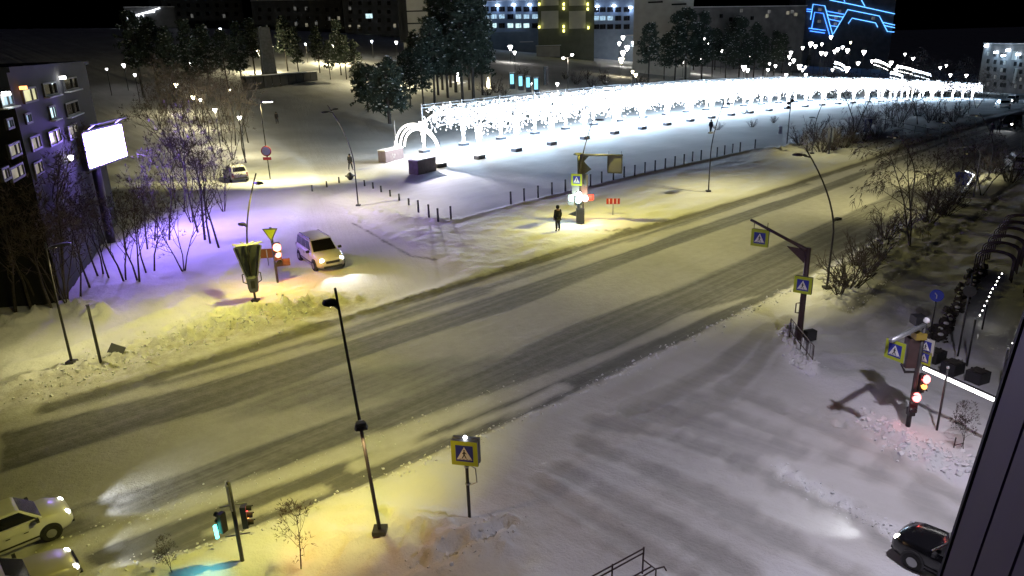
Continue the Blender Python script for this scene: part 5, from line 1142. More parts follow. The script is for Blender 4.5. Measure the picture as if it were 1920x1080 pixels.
# hoops
M['hoop'] = mat('dull purple painted tube', (0.075, 0.055, 0.075), 0.5, 0.2, noise=0.2, nscale=6)
h0, h1 = P(1858, 530), P(1898, 470)
dirh = (h1-h0)/4.0; dh = Vector((dirh.x, dirh.y, 0)).normalized(); lath = Vector((dh.y, -dh.x, 0))
for i in range(6):
    c = h0+dirh*i; c.z = gz(c.x, c.y)
    lb = ('nearest of the dark tube hoops on the right', 'second nearest dark tube hoop on the right', 'third nearest dark tube hoop on the right', 'fourth nearest dark tube hoop on the right', 'dark tube hoop second from the far end of the row', 'farthest dark tube hoop of the row at the right edge')[i]
    t = thing('tube_hoop', lb, 'hoop', c, yaw_of(lath), 'tube hoops in a row')
    for r_, oy in ((1.0, 0), (0.92, 0.22), (0.84, 0.44)):
        MB().tube([(0.85*r_*(-1), oy, 0), (-0.85*r_, oy, 1.25*r_)]+[(0.85*r_*-math.cos(k*math.pi/10), oy, 1.25*r_+0.38*math.sin(k*math.pi/10)) for k in range(1, 10)]+[(0.85*r_, oy, 1.25*r_), (0.85*r_, oy, 0)], 0.035, 6).build('hoop_tube', M['hoop'], t, True)
    MB().tube([(-0.85, 0, 0.1), (-0.71, 0.44, 0.1)], 0.03, 5).build('foot_rail', M['hoop'], t)
# low dark hedge edge along the right pavement
pts = [P(*p) for p in ((1757, 645), (1775, 615), (1798, 575), (1822, 535), (1838, 510))]
t = thing('low_hedge', 'low dark clipped hedge along the right hand path', 'hedge', pts[0]); mb = MB(); r_ = random.Random(2); sn = MB()
for i in range(260):
    f = i/260*(len(pts)-1); k = int(f); p = pts[k].lerp(pts[k+1], f-k)-pts[0]; c = p+Vector((r_.gauss(0, 0.12), r_.gauss(0, 0.12), r_.uniform(0, 0.5)))
    mb.box(c, (0.22, 0.2, 0.2), rot=Matrix.Rotation(r_.uniform(0, 3), 3, 'Z') @ Matrix.Rotation(r_.uniform(0, 3), 3, 'X'))
    if i % 14 == 0: sn.ball((p.x+r_.gauss(0, 0.1), p.y+r_.gauss(0, 0.1), 0.5), 0.12, 6, 4, 0.5)
mb.build('twig_mass', M['bark'], t)['kind'] = 'stuff'; sn.build('snow_cap', M['snowcap'], t)['kind'] = 'stuff'
# dark pavilion at the right edge
q = P(1912, 560); t = thing('pavilion', 'dark low pavilion at the right edge beyond the string lights', 'building', (q.x+1.6, q.y+1.2, q.z), yaw_of(dh))
MB().box((1.5, -1.0, 0.8), (7.0, 2.6, 1.6)).build('wall', M['hoop'], t); MB().box((1.5, -1.0, 1.66), (7.4, 3.0, 0.12)).build('roof', M['black'], t)
for k in range(5): MB().box((-1.4+k*1.45, 0.33, 0.85), (1.1, 0.06, 1.1)).build('window', M['glass'], t)
# metal bench at the bottom edge
a, b_ = P(1128, 1076, 0.75), P(1207, 1033, 0.75); d_ = b_-a; d_.z = 0; L_ = d_.length*1.5
o_ = b_-d_.normalized()*L_; o_.z = gz(o_.x, o_.y)
t = thing('metal_bench', 'dark metal bench frame in the snow at the bottom edge', 'bench', o_, yaw_of(d_))
for y, z in ((0, 0.75), (0.02, 0.60), (-0.28, 0.42), (-0.40, 0.42)): MB().tube([(0, y, z), (L_, y, z)], 0.02, 6).build('rail', M['pole2'], t)
for k in range(3):
    x = L_*k/2; MB().tube([(x, 0.02, 0), (x, 0.0, 0.78)], 0.022, 6).build('leg', M['pole2'], t); MB().tube([(x, 0.0, 0.42), (x, -0.42, 0.42), (x, -0.42, 0)], 0.02, 6).build('leg', M['pole2'], t)
MB().tube([(L_, -0.40, 0.42), (L_*1.12, -0.45, 0.40), (L_*1.16, -0.45, 0.25)], 0.02, 6).build('arm_rest', M['pole2'], t)
# own building's dark edge on the right
ep = at(1763, 1079, 3.6); e2 = at(1915, 612, 3.6)
M['facade'] = mat('grey cladding board', (0.085, 0.07, 0.115), 0.55, noise=0.05, nscale=1.5)
M['seam'] = mat('dark joint', (0.015, 0.015, 0.02), 0.7)
vx = Vector((ep.x, ep.y, 0))
fd_ = Vector((-0.22, -0.975, 0)).normalized()
zx = (e2-ep).normalized(); fd_ = (fd_-zx*fd_.dot(zx)).normalized(); ny_ = zx.cross(fd_)
t = thing('own_building', 'dark clad edge of the nearby building filling the lower right corner', 'building', ep)
RB = Matrix((fd_, ny_, zx)).transposed(); t.rotation_euler = RB.to_euler()
def on_board(px, py):
    o = Vector((0, 0, CAM_H)); d = ray(px, py); q = o+d*((ep-o).dot(ny_)/d.dot(ny_)); return (q-ep).dot(fd_)
sx_ = (on_board(1812, 1079)+on_board(1912, 850))/2; print('board', on_board(1812, 1079), on_board(1912, 850), on_board(1919, 1079), ny_)
sg_ = 1 if ny_.x > 0 else -1
cuts = [0.012, sx_, sx_*2.0, sx_*3.0, sx_*4.2]
for k in range(4): MB().box(((cuts[k]+cuts[k+1])/2, sg_*0.05, -3.7), (cuts[k+1]-cuts[k]-0.02, 0.1, 14.6)).build('cladding_board', M['facade'], t)
MB().box((sx_*2.1, sg_*0.09, -3.7), (sx_*4.2, 0.06, 14.5)).build('backing', M['seam'], t); MB().box((-0.005, sg_*0.04, -3.7), (0.02, 0.09, 14.6)).build('edge_strip', M['seam'], t)
# ------------------------------------------------------------------ vehicles
M['carwhite'] = mat('white car paint', (0.62, 0.61, 0.58), 0.32, 0.0, noise=0.10, nscale=1.2, spec=0.5)
M['carbeige'] = mat('beige car paint', (0.42, 0.39, 0.33), 0.32, 0.1, noise=0.08, nscale=1.2)
M['carblack'] = mat('black car paint', (0.010, 0.010, 0.012), 0.15, 0.0, spec=0.6)
M['rim'] = mat('wheel rim', (0.35, 0.35, 0.36), 0.35, 0.8)
M['head_on'] = mat('lit headlamp', (0.8, 0.8, 0.8), 0.2, emit=(1, 0.97, 0.85), estr=14, sample=False)
M['head_off'] = mat('unlit headlamp', (0.5, 0.5, 0.52), 0.1)
M['tail'] = mat('tail lamp', (0.25, 0.01, 0.01), 0.25)
M['plate'] = mat('number plate', (0.6, 0.6, 0.6), 0.5)
def car(label, loc, heading, paint, L=4.4, Wd=1.76, hood=(0.78, 0.98), belt=0.98, roof=1.5, xs=(-2.1, 0.75, 0.15, -1.95), lights=False, ph=1.0, kind='car', snow=False, rails=False, group=None, wheels=(1.32, -1.35), wr=0.31, sidewin=3, bumper='black', sc=1.0, hl_sides=(-1, 1)):
    """xs = rear-bottom, front-bottom, front-top, rear-top x of the greenhouse"""
    t = thing('parked_car' if kind == 'parked' else 'van' if kind == 'van' else 'car', label, kind if kind in ('van', 'pickup') else 'car', loc, yaw_of(heading), group); t.scale = (sc, sc, sc)
    hl = L/2; w = Wd/2
    st = [(-hl, 0.62, 0.86, 0.80), (-hl+0.12, 0.30, 0.96, 0.92), (-hl+0.5, 0.22, belt/1.0, 0.99), (-0.5, 0.20, belt, 1.0), (xs[1]-0.2, 0.20, belt, 1.0), (xs[1]+0.25, 0.20, hood[1], 0.99), (hl-0.55, 0.22, (hood[0]+hood[1])/2+0.03, 0.96), (hl-0.16, 0.28, hood[0], 0.86), (hl, 0.40, hood[0]-0.18, 0.70)]
    vs = []; fs = []
    for x, z0, z1, k in st:
        ww = w*k; zm = z0+(z1-z0)*0.55
        for y, z in ((-ww*0.90, z0), (-ww, z0+0.12), (-ww*1.0, zm), (-ww*0.95, z1-0.06), (-ww*0.84, z1), (0, z1+0.025), (ww*0.84, z1), (ww*0.95, z1-0.06), (ww*1.0, zm), (ww, z0+0.12), (ww*0.90, z0)): vs.append((x, y, z))
    m = 11
    for i in range(len(st)-1):
        for k in range(m): fs.append((i*m+k, i*m+(k+1) % m, (i+1)*m+(k+1) % m, (i+1)*m+k))
    fs.append(tuple(range(m-1, -1, -1))); fs.append(tuple((len(st)-1)*m+k for k in range(m)))
    # greenhouse
    xrb, xfb, xft, xrt = xs; wb, wt = w*0.90, w*0.76; zb, zr = belt-0.03, roof
    k0 = len(vs)
    G = [(xrb, -wb, zb), (xfb, -wb, zb), (xfb, wb, zb), (xrb, wb, zb), (xrt, -wt, zr), (xft, -wt, zr), (xft, wt, zr), (xrt, wt, zr)]
    mbody = MB().add(vs, fs); b = mbody.build('body', paint, t, True)
    gh = MB().add(G, [(0, 1, 5, 4), (1, 2, 6, 5), (2, 3, 7, 6), (3, 0, 4, 7), (4, 5, 6, 7), (3, 2, 1, 0)]).build('roof', paint, t); bevel(gh, 0.07, 3)
    V8 = [Vector(p) for p in G]
    def pane(name, c, u0, u1, v0, v1, m_=M['glass'], off=0.012):
        p = lambda u, v: (c[0].lerp(c[1], u)).lerp(c[3].lerp(c[2], u), v)
        q4 = [p(u0, v0), p(u1, v0), p(u1, v1), p(u0, v1)]; n = (q4[1]-q4[0]).cross(q4[3]-q4[0]).normalized(); ctr = (V8[0]+V8[6])/2
        if n.dot(q4[0]-ctr) < 0: n = -n
        a_ = [x+n*off for x in q4]+[x-n*0.02 for x in q4]
        return MB().add(a_, [(0, 1, 2, 3), (7, 6, 5, 4), (0, 4, 5, 1), (1, 5, 6, 2), (2, 6, 7, 3), (3, 7, 4, 0)]).build(name, m_, t)
    pane('windscreen', (V8[2], V8[1], V8[5], V8[6]), 0.06, 0.94, 0.08, 0.93); pane('rear_window', (V8[0], V8[3], V8[7], V8[4]), 0.08, 0.92, 0.2, 0.9)
    for s, c in ((-1, (V8[0], V8[1], V8[5], V8[4])), (1, (V8[3], V8[2], V8[6], V8[7]))):
        cuts = [0.05+0.89*k/sidewin for k in range(sidewin+1)]
        for k in range(sidewin): pane('side_window', c, cuts[k]+0.015, cuts[k+1]-0.015, 0.16, 0.86)
        # doors
        dx = [xrb+(xfb-xrb)*f for f in (0.22, 0.55, 0.86)]
        for k in range(2):
            y0 = s*(w*1.0); d = MB().box(((dx[k]+dx[k+1])/2, y0, 0.63), (dx[k+1]-dx[k]-0.03, 0.022, 0.52)).build('door', paint, t); MB().box((dx[k]+0.16, y0+s*0.02, 0.80), (0.16, 0.03, 0.03)).build('handle', M['black'], d)
        MB().box((xfb-0.25, s*(w+0.10), belt+0.06), (0.12, 0.2, 0.14)).build('mirror', M['black'], t)
        MB().box((0, s*(w+0.012), 0.42), (L*0.52, 0.03, 0.07)).build('side_moulding', M['black'], t)
        for x in wheels:
            MB().disc((x, s*(w-0.05), wr+0.03), wr+0.07, 0.125, 'y', 20).build('wheel_arch', M['black'], t)
            wl_ = MB().disc((x, s*(w-0.06), wr), wr, 0.20, 'y', 20).build('wheel', M['rubber'], t)
            rm = MB(); rm.disc((x, s*(w+0.045), wr), wr*0.55, 0.012, 'y', 16); rm.build('rim', M['rim'], wl_)
            for k in range(5):
                a = k*2*math.pi/5; MB().box((x+math.cos(a)*wr*0.3, s*(w+0.054), wr+math.sin(a)*wr*0.3), (wr*0.5, 0.012, 0.05), rot=Matrix.Rotation(-a, 3, 'Y')).build('spoke', M['rim'], wl_)
        hm_ = M['head_on'] if lights and s in hl_sides else M['head_off']
        MB().ball((hl-0.20, s*w*0.66, hood[0]-0.10), 0.155, 12, 8, 0.8).build('headlight', hm_, t)
        MB().box((-hl+0.06, s*w*0.78, belt-0.22), (0.12, 0.16, 0.34)).build('tail_light', M['tail'], t)
        if rails: MB().tube([(xrt+0.2, s*wt*0.86, roof+0.05), (xft-0.2, s*wt*0.86, roof+0.05)], 0.025, 6).build('roof_rail', M['black'], t)
    bm = M['black'] if bumper == 'black' else paint
    MB().box((hl-0.02, 0, 0.60), (0.06, Wd*0.46, 0.14)).build('grille', M['black'], t); MB().box((hl-0.02, 0, 0.33), (0.10, Wd*0.62, 0.12)).build('bumper', M['black'], t); MB().box((-hl+0.0, 0, 0.42), (0.12, Wd*0.8, 0.16)).build('bumper', bm, t)
    MB().box((hl+0.035, 0, 0.46), (0.02, 0.5, 0.11)).build('number_plate', M['plate'], t)
    if snow:
        cap_ = MB().box(((xft+xrt)/2, 0, roof+0.06), (xft-xrt-0.1, wt*1.9, 0.14)).build('snow_cap', M['snowcap'], t); bevel(cap_, 0.06, 2)
        cap_ = MB().box(((hl+xfb)/2-0.1, 0, hood[1]+0.02), (hl-xfb-0.4, w*1.5, 0.1)).build('snow_cap', M['snowcap'], t); bevel(cap_, 0.04, 2)
    if lights:
        hd = Vector((heading.x, heading.y, 0)).normalized(); sdv = Vector((-hd.y, hd.x, 0))
        for s in hl_sides: lamp('SPOT', Vector(loc)+(hd*(hl+0.25)+sdv*s*w*0.66+Vector((0, 0, hood[0]-0.05)))*sc, ph, (0.92, 0.95, 1.0), 0.08, hd+Vector((0, 0, -0.16)), R(70), 0.7, 'headlamp_light')
    return t
# white estate car in the side street
a, b_ = P(562, 487), P(591, 508); hd = b_-a; hd.z = 0; hd.normalize(); wbm = (b_-a).length; print('wheelbase', wbm)
lat = Vector((-hd.y, hd.x, 0)); c = (a+b_)/2+lat*0.86
car('white estate car with roof rails and lit headlights turning out of the side street', (c.x, c.y, gz(c.x, c.y)-0.02), hd, M['carwhite'], 4.45, 1.76, (0.80, 1.0), 1.0, 1.60, (-2.15, 1.05, 0.35, -1.95), True, 260, 'car', rails=True, wheels=(1.38, -1.38))
# parked white car by the left wood
a, b_ = P(447, 346), P(425, 335); hd = (P(416, 328)-P(441, 344)); hd.z = 0; hd.normalize(); c = P(438, 342)+Vector((0, 0.8, 0))
car('white car parked in purple light by the left wood', (c.x, c.y, gz(c.x, c.y)), hd, M['carwhite'], 4.0, 1.66, (0.8, 0.95), 0.95, 1.5, (-1.95, 0.8, 0.2, -1.6), False, 1, 'parked', sidewin=2, wheels=(1.2, -1.2))
# white pickup truck on the left
hd = RU_.copy(); c = P(100, 1012)+(RV_*0.88-hd*1.45)*0.66
t = car('white delivery pickup with a lit headlight entering on the left of the avenue', (c.x, c.y, gz(c.x, c.y)), hd, M['carwhite'], 4.7, 1.80, (0.92, 1.12), 1.12, 1.75, (-0.55, 1.35, 0.60, -0.45), True, 110, 'pickup', sidewin=1, wheels=(1.45, -1.35), wr=0.34, sc=0.66)
for nm, dd in (('cargo_box', (2.0, 1.84, 1.30)),):
    o = MB().box((-1.62, 0, 1.38), dd).build(nm, M['carwhite'], t); bevel(o, 0.05, 2)
for x, z in ((-1.62, 2.05),): MB().box((x, 0, z), (2.06, 1.9, 0.06)).build('box_roof', M['carbeige'], t)
MB().box((-2.0, -0.94, 1.5), (0.9, 0.03, 0.9)).build('box_door', M['carbeige'], t)
# beige saloon at the bottom left edge
c = P(150, 1078)+(RV_*0.25-hd*2.2)*0.70
car('pale beige saloon car with lit lamps at the bottom left edge', (c.x, c.y, gz(c.x, c.y)), hd, M['carbeige'], 4.5, 1.80, (0.72, 0.93), 0.95, 1.47, (-1.55, 0.85, 0.10, -1.05), True, 40, 'car', sidewin=2, sc=0.70)
# black off-roader at the lower right
hd = (P(1690, 1035)-P(1775, 1078)); hd.z = 0; hd.normalize(); c = P(1703, 1066)+(Vector((hd.y, -hd.x, 0))*0.95-hd*1.40)*0.64
car('black off road car with lit headlight at the lower right beside the dark wall', (c.x, c.y, gz(c.x, c.y)), hd, M['carblack'], 4.5, 1.85, (0.98, 1.12), 1.12, 1.72, (-2.1, 0.85, 0.35, -1.9), True, 60, 'car', rails=True, wr=0.36, sc=0.64, hl_sides=(1,))
# cars far off on the right
for i, (px, py, lt, lb) in enumerate(((1893, 240, True, 'far dark car with two lit headlights coming down the avenue on the right'), (1868, 158, False, 'distant parked car under snow, upper of the far right group'), (1878, 205, False, 'distant parked car under snow below the hotel building'), (1895, 195, True, 'distant parked car with bright lamp near the right edge'), (1905, 322, False, 'parked car under snow at the right edge behind twigs'))):
    c = P(px, py); hd2 = -RU_ if lt else Vector((0.4, 0.9, 0)).normalized()
    car(lb, (c.x, c.y, gz(c.x, c.y)), hd2, M['carblack'] if i == 0 else M['carwhite'], lights=lt, ph=40, kind='car' if i == 0 else 'parked', snow=i > 0, group=None, sidewin=2)
# ------------------------------------------------------------------ people
M['coat'] = mat('dark winter coat', (0.018, 0.018, 0.020), 0.9, noise=0.3, nscale=6)
M['trouser'] = mat('dark trousers', (0.015, 0.015, 0.018), 0.9, noise=0.2, nscale=6)
M['skin'] = mat('skin', (0.40, 0.25, 0.18), 0.6)
M['boot'] = mat('dark boots', (0.012, 0.010, 0.010), 0.6)
M['coat2'] = mat('dark coat with pale band', (0.05, 0.04, 0.04), 0.9)
def skin_obj(name, V_, E_, Rd, m, parent, sub=1):
    me = bpy.data.meshes.new(name); me.from_pydata(V_, E_, []); me.materials.append(m); o = bpy.data.objects.new(name, me); C.objects.link(o); o.parent = parent
    sk = o.modifiers.new('skin', 'SKIN'); sk.use_smooth_shade = True
    for i, r in enumerate(Rd):
        d = me.skin_vertices[0].data[i]; d.radius = (r, r) if not isinstance(r, tuple) else r
    me.skin_vertices[0].data[0].use_root = True
    ss = o.modifiers.new('sub', 'SUBSURF'); ss.levels = sub; ss.render_levels = sub
    return o
def person(px, py, label, height=1.78, heading=Vector((0, -1, 0)), stride=0.0, coat='coat', lng=True):
    q = PG(px, py); t = thing('person', label, 'person', q, yaw_of(heading)-math.pi/2); k = height/1.78; t.scale = (k, k, k)
    s = stride
    Vb = [(0, 0, 0.95), (0, 0, 1.18), (0, 0.0, 1.42), (0, 0.02, 1.52), (0, 0.04, 1.62), (0, 0.05, 1.70)]; Eb = [(0, 1), (1, 2), (2, 3), (3, 4), (4, 5)]; Rb = [0.13, 0.125, 0.13, 0.055, 0.095, 0.08]
    lists = {'arm': [], 'leg': []}
    for sg in (-1, 1):
        i0 = len(Vb); sw = s*sg
        Vb += [(sg*0.09, 0, 0.90), (sg*0.10, 0.5*sw*0.5, 0.50), (sg*0.10, sw*0.42-0.02, 0.09), (sg*0.11, sw*0.42+0.14, 0.05)]
        Eb += [(0, i0), (i0, i0+1), (i0+1, i0+2), (i0+2, i0+3)]; Rb += [0.09, 0.06, 0.042, 0.035]; lists['leg'].append(Vb[i0:i0+4])
        i0 = len(Vb); aw = -sw
        Vb += [(sg*0.19, 0, 1.40), (sg*0.25, -0.03+aw*0.12, 1.13), (sg*0.25, 0.06+aw*0.3, 0.90), (sg*0.245, 0.08+aw*0.32, 0.80)]
        Eb += [(2, i0), (i0, i0+1), (i0+1, i0+2), (i0+2, i0+3)]; Rb += [0.06, 0.042, 0.032, 0.03]; lists['arm'].append(Vb[i0:i0+4])
        w_ = Vb[i0+3]; hi = i0+3
        for f, (dy, ln) in enumerate(((-0.03, 0.07), (-0.01, 0.085), (0.01, 0.08), (0.03, 0.06))):
            j = len(Vb); Vb += [(w_[0], w_[1]+dy, w_[2]-0.035), (w_[0]-sg*0.015, w_[1]+dy+0.01, w_[2]-0.035-ln)]; Eb += [(hi, j), (j, j+1)]; Rb += [0.010, 0.008]
        j = len(Vb); Vb += [(w_[0], w_[1]+0.045, w_[2]-0.0), (w_[0], w_[1]+0.06, w_[2]-0.04)]; Eb += [(hi, j), (j, j+1)]; Rb += [0.011, 0.009]
    body = skin_obj('body', Vb, Eb, Rb, M['skin'], t)
    for sg in (-1, 1): MB().ball((sg*0.033, 0.135, 1.645), 0.012, 6, 4).build('eye', M['black'], body)
    MB().tube([(0, 0.13, 1.65), (0, 0.155, 1.615)], [0.008, 0.014], 6).build('nose', M['skin'], body)
    bot = 0.62 if lng else 0.86
    Vc = [(0, 0, 0.98), (0, 0, 1.2), (0, 0, 1.40), (0, 0.02, 1.50), (0, 0, 0.80), (0, 0, bot)]; Ec = [(0, 1), (1, 2), (2, 3), (0, 4), (4, 5)]; Rc = [(0.20, 0.16), (0.19, 0.15), (0.18, 0.14), (0.10, 0.10), (0.22, 0.18), (0.235, 0.19)]
    for a in lists['arm']:
        i0 = len(Vc); Vc += [a[0], a[1], a[2]]; Ec += [(2, i0), (i0, i0+1), (i0+1, i0+2)]; Rc += [0.085, 0.072, 0.06]
    skin_obj('coat', Vc, Ec, Rc, M[coat], t)
    Vt = [(0, 0, 0.92)]; Et = []; Rt = [0.15]
    for a in lists['leg']:
        i0 = len(Vt); Vt += [a[0], a[1], (a[2][0], a[2][1], a[2][2]+0.05)]; Et += [(0, i0), (i0, i0+1), (i0+1, i0+2)]; Rt += [0.105, 0.085, 0.065]
    skin_obj('trousers', Vt, Et, Rt, M['trouser'], t)
    for a in lists['leg']: skin_obj('boot', [a[2], ((a[2][0]+a[3][0])/2, (a[2][1]+a[3][1])/2, 0.06), a[3]], [(0, 1), (1, 2)], [0.06, 0.058, 0.045], M['boot'], t)
    skin_obj('hood', [(0, 0.0, 1.50), (0, -0.0, 1.60), (0, 0.0, 1.70), (0, 0.01, 1.76)], [(0, 1), (1, 2), (2, 3)], [0.11, 0.135, 0.125, 0.07], M[coat], t)
    return t
person(1046, 438, 'person in a long dark hooded coat standing beside the central traffic light', 1.83, Vector((-0.5, 0.9, 0)).normalized(), 0.0)
person(658, 320, 'person in dark clothes walking away beside the curved lamp at the corner', 1.80, Vector((0.3, 1, 0)).normalized(), 0.5, lng=False)
person(520, 232, 'distant person with a pale band on the coat walking up the side street', 1.80, Vector((-0.2, -1, 0)).normalized(), 0.25, 'coat2', lng=False)
person(1332, 252, 'person in dark clothes standing by the tunnel next to the slender lamp', 1.85, Vector((0.5, -1, 0)).normalized(), 0.15, lng=False)
person(1371, 196, 'distant dark person under the arches of the light tunnel', 1.8, Vector((1, 0, 0)), 0.2, lng=False)
person(1857, 257, 'left of two distant people on the right verge of the avenue', 1.8, -RU_, 0.3, lng=False)
person(1871, 250, 'right of two distant people on the right verge of the avenue', 1.8, -RU_, 0.3, lng=False)

# unseen flood lamp, added to light the junction mouth and shadow the signal pole
fl = Vector((11.4, 14.7, 10.4))
t = thing('unseen_flood_lamp', 'small flood lamp added out of view on the right to light the junction mouth', 'lamp', fl)
MB().box((0, 0, 0.12), (0.3, 0.3, 0.2)).build('housing', M['black'], t); MB().tube([(0, 0, 0.2), (0, 0, 0.5)], 0.04, 6).build('bracket', M['pole'], t)
lamp('SPOT', fl-Vector((0, 0, 0.1)), 2300, (0.90, 0.85, 1.0), 0.14, Vector((-0.30, 0.42, -0.85)), R(125), 0.95, 'flood_light')
# ------------------------------------------------------------------ trees and bushes
def rvec(r, s=1.0): return Vector((r.gauss(0, s), r.gauss(0, s), r.gauss(0, s)))
def bare_tree(seed, H=7.0, spread=0.45, stems=1, tw=1.0, droop=0.0, lean=0.05, low=0.25, r0=0.09, dens=(9, 5, 3)):
    """returns trunk mesh data and twig mesh data"""
    r = random.Random(seed); tr = MB(); cr = MB()
    def twigs(p, d, n, L):
        for _ in range(n):
            dd = (d+rvec(r, 0.55)).normalized(); dd.z -= droop*0.7; l = L*r.uniform(0.5, 1.2); m_ = p+dd*l*0.5; dd2 = (dd+rvec(r, 0.25)-Vector((0, 0, droop))).normalized()
            cr.tube([p, m_, m_+dd2*l*0.6], [0.013*tw, 0.009*tw, 0.004*tw], 3, False)
    def branch(p, d, L, rad, lvl):
        n = 4; pts = [p]; dr = d.copy()
        for i in range(n):
            dr = (dr+rvec(r, 0.13)+Vector((0, 0, 0.10-droop*0.28))).normalized(); pts.append(pts[-1]+dr*L/n)
        (tr if lvl < 2 else cr).tube(pts, [rad*(1-0.75*i/n) for i in range(n+1)], 6 if lvl == 0 else 4 if lvl == 1 else 3, False)
        if lvl >= 3: return twigs(pts[-1], dr, 3, L*0.7)
        k = dens[lvl]
        for j in range(k):
            f = low+(1-low)*(j+r.random())/k if lvl == 0 else 0.3+0.7*(j+r.random())/k
            i = min(int(f*n), n-1); b = pts[i].lerp(pts[i+1], f*n-i); ax = (pts[i+1]-pts[i]).normalized()
            sd = rvec(r); sd -= ax*sd.dot(ax); sd.normalize(); nd = (ax*(1-spread)+sd*spread*1.25+Vector((0, 0, 0.12))).normalized()
            branch(b, nd, L*(0.52 if lvl == 0 else 0.55)*(1.15-0.55*f)*r.uniform(0.8, 1.15), rad*0.45*(1.1-0.5*f), lvl+1)
        twigs(pts[-1], dr, 3, L*0.25)
    for s in range(stems):
        a = 6.283*s/max(1, stems)+r.random(); out = (0.30 if stems > 1 else lean)
        d = Vector((math.cos(a)*out*r.uniform(0.5, 1.2), math.sin(a)*out*r.uniform(0.5, 1.2), 1)).normalized()
        branch(Vector((math.cos(a)*0.08*(stems > 1), math.sin(a)*0.08*(stems > 1), -0.1)), d, H*r.uniform(0.8, 1.05), r0*(0.75 if stems > 1 else 1), 0)
    return tr, cr
def bush(seed, H=1.8, n=20, tw=1.0):
    r = random.Random(seed); tr = MB(); cr = MB()
    for i in range(n):
        a = r.uniform(0, 6.283); o = r.uniform(0, 0.35); d = Vector((math.cos(a)*r.uniform(0.2, 0.8), math.sin(a)*r.uniform(0.2, 0.8), 1)).normalized(); p = Vector((math.cos(a)*o, math.sin(a)*o, -0.05)); L = H*r.uniform(0.6, 1.1)
        pts = [p]
        for k in range(4): d = (d+rvec(r, 0.14)).normalized(); pts.append(pts[-1]+d*L/4)
        tr.tube(pts, [0.022*tw*(1-0.7*k/4) for k in range(5)], 4, False)
        for j in range(7):
            f = r.uniform(0.25, 1)*3.99; k = int(f); b = pts[k].lerp(pts[k+1], f-k); dd = (d+rvec(r, 0.55)).normalized(); l = L*r.uniform(0.15, 0.4); e = b+dd*l
            cr.tube([b, e], [0.012*tw, 0.005*tw], 3, False)
            for _ in range(2): cr.tube([b.lerp(e, 0.6), b.lerp(e, 0.6)+(dd+rvec(r, 0.6)).normalized()*l*0.5], [0.007*tw, 0.004*tw], 3, False)
    return tr, cr
def mk(tc, tn='trunk', cn='crown', m1='bark', m2='twig'): return (tc[0].mesh(tn, M[m1]), tc[1].mesh(cn, M[m2]))
VAR = {}
for i in range(4): VAR['thin%d' % i] = mk(bare_tree(10+i, 6.5, 0.38, 1, 1.5, 0, 0.06, 0.30, 0.075, (8, 4, 2)))
for i in range(3): VAR['multi%d' % i] = mk(bare_tree(30+i, 5.0, 0.45, 4, 1.6, 0, 0.2, 0.3, 0.07, (6, 3, 2)))
for i in range(2): VAR['birch%d' % i] = mk(bare_tree(50+i, 8.0, 0.40, 2, 1.5, 0.75, 0.05, 0.3, 0.10), m1='bark')
for i in range(3): VAR['bush%d' % i] = mk(bush(70+i, 1.9, 20, 1.5), 'stems', 'twigs')
for i in range(2): VAR['shrub%d' % i] = mk(bush(80+i, 1.6, 16, 1.8), 'stems', 'twigs', 'twig', 'frost')
VAR['sap'] = mk(bare_tree(95, 2.4, 0.5, 1, 0.8, 0, 0.03, 0.35, 0.028))
VAR['sap2'] = mk(bare_tree(97, 1.8, 0.5, 2, 0.8, 0, 0.1, 0.3, 0.025))
pair = {'bush': ('stems', 'twigs'), 'shru': ('stems', 'twigs')}
def plant(kind, px, py, H, label, cat='tree', group=None, base_h=6.5, name='bare_tree', rz=None, q=None, sx=1.0):
    q = q or PG(px, py); t = thing(name, label, cat, q, rb.uniform(0, 6.28) if rz is None else rz, group); s = H/base_h; t.scale = (s*sx, s*sx, s)
    n1, n2 = pair.get(kind[:4], ('trunk', 'crown')); link(n1, VAR[kind][0], t)['kind'] = 'stuff' if n1 == 'stems' else 'thing'; link(n2, VAR[kind][1], t)['kind'] = 'stuff'; return t
# wood at the left
wood = [(185, 523), (205, 525), (233, 530), (262, 532), (258, 528), (195, 520), (236, 527), (277, 470), (290, 455), (385, 455), (395, 460), (411, 467), (100, 590), (60, 585), (30, 590), (125, 578), (152, 566), (18, 560), (75, 575), (45, 565), (170, 545), (275, 515), (290, 512), (330, 395), (345, 400), (140, 520), (90, 545), (115, 530), (318, 455), (372, 440)]
for i, (px, py) in enumerate(wood):
    lb = ('thin bare tree in the dark at the far left edge' if px < 100 else 'thin bare tree behind the dark lamp pole of the left verge' if px < 182 else 'thin bare tree in purple snow below the glowing screen') if py > 500 else 'thin bare tree standing in the bright purple snow left of the side street'
    plant('thin%d' % (i % 4), px, py, rb.uniform(4.2, 5.2) if 150 < px < 300 else rb.uniform(5.0, 7.5), lb, group=('left edge trees' if px < 100 else 'trees behind the dark pole' if px < 182 else 'trees below the screen') if py > 500 else 'bare trees in the purple snow')
for i, (px, py) in enumerate(((345, 513), (128, 582), (110, 575), (360, 420), (420, 400))):
    plant('multi%d' % (i % 3), px, py, rb.uniform(3.6, 4.8), ('bare many stemmed bush tree alone in purple snow left of the cone garland' if i == 0 else 'bare many stemmed bush tree in the left wood'), group=None if i == 0 else 'many stemmed bush trees', base_h=5.0)
back = [(300, 245), (335, 250), (350, 232), (362, 258), (378, 240), (392, 262), (405, 245), (418, 268), (430, 248), (442, 275), (455, 252), (466, 270), (437, 302), (462, 308), (405, 300), (345, 280), (310, 205), (420, 220), (390, 215), (335, 205)]
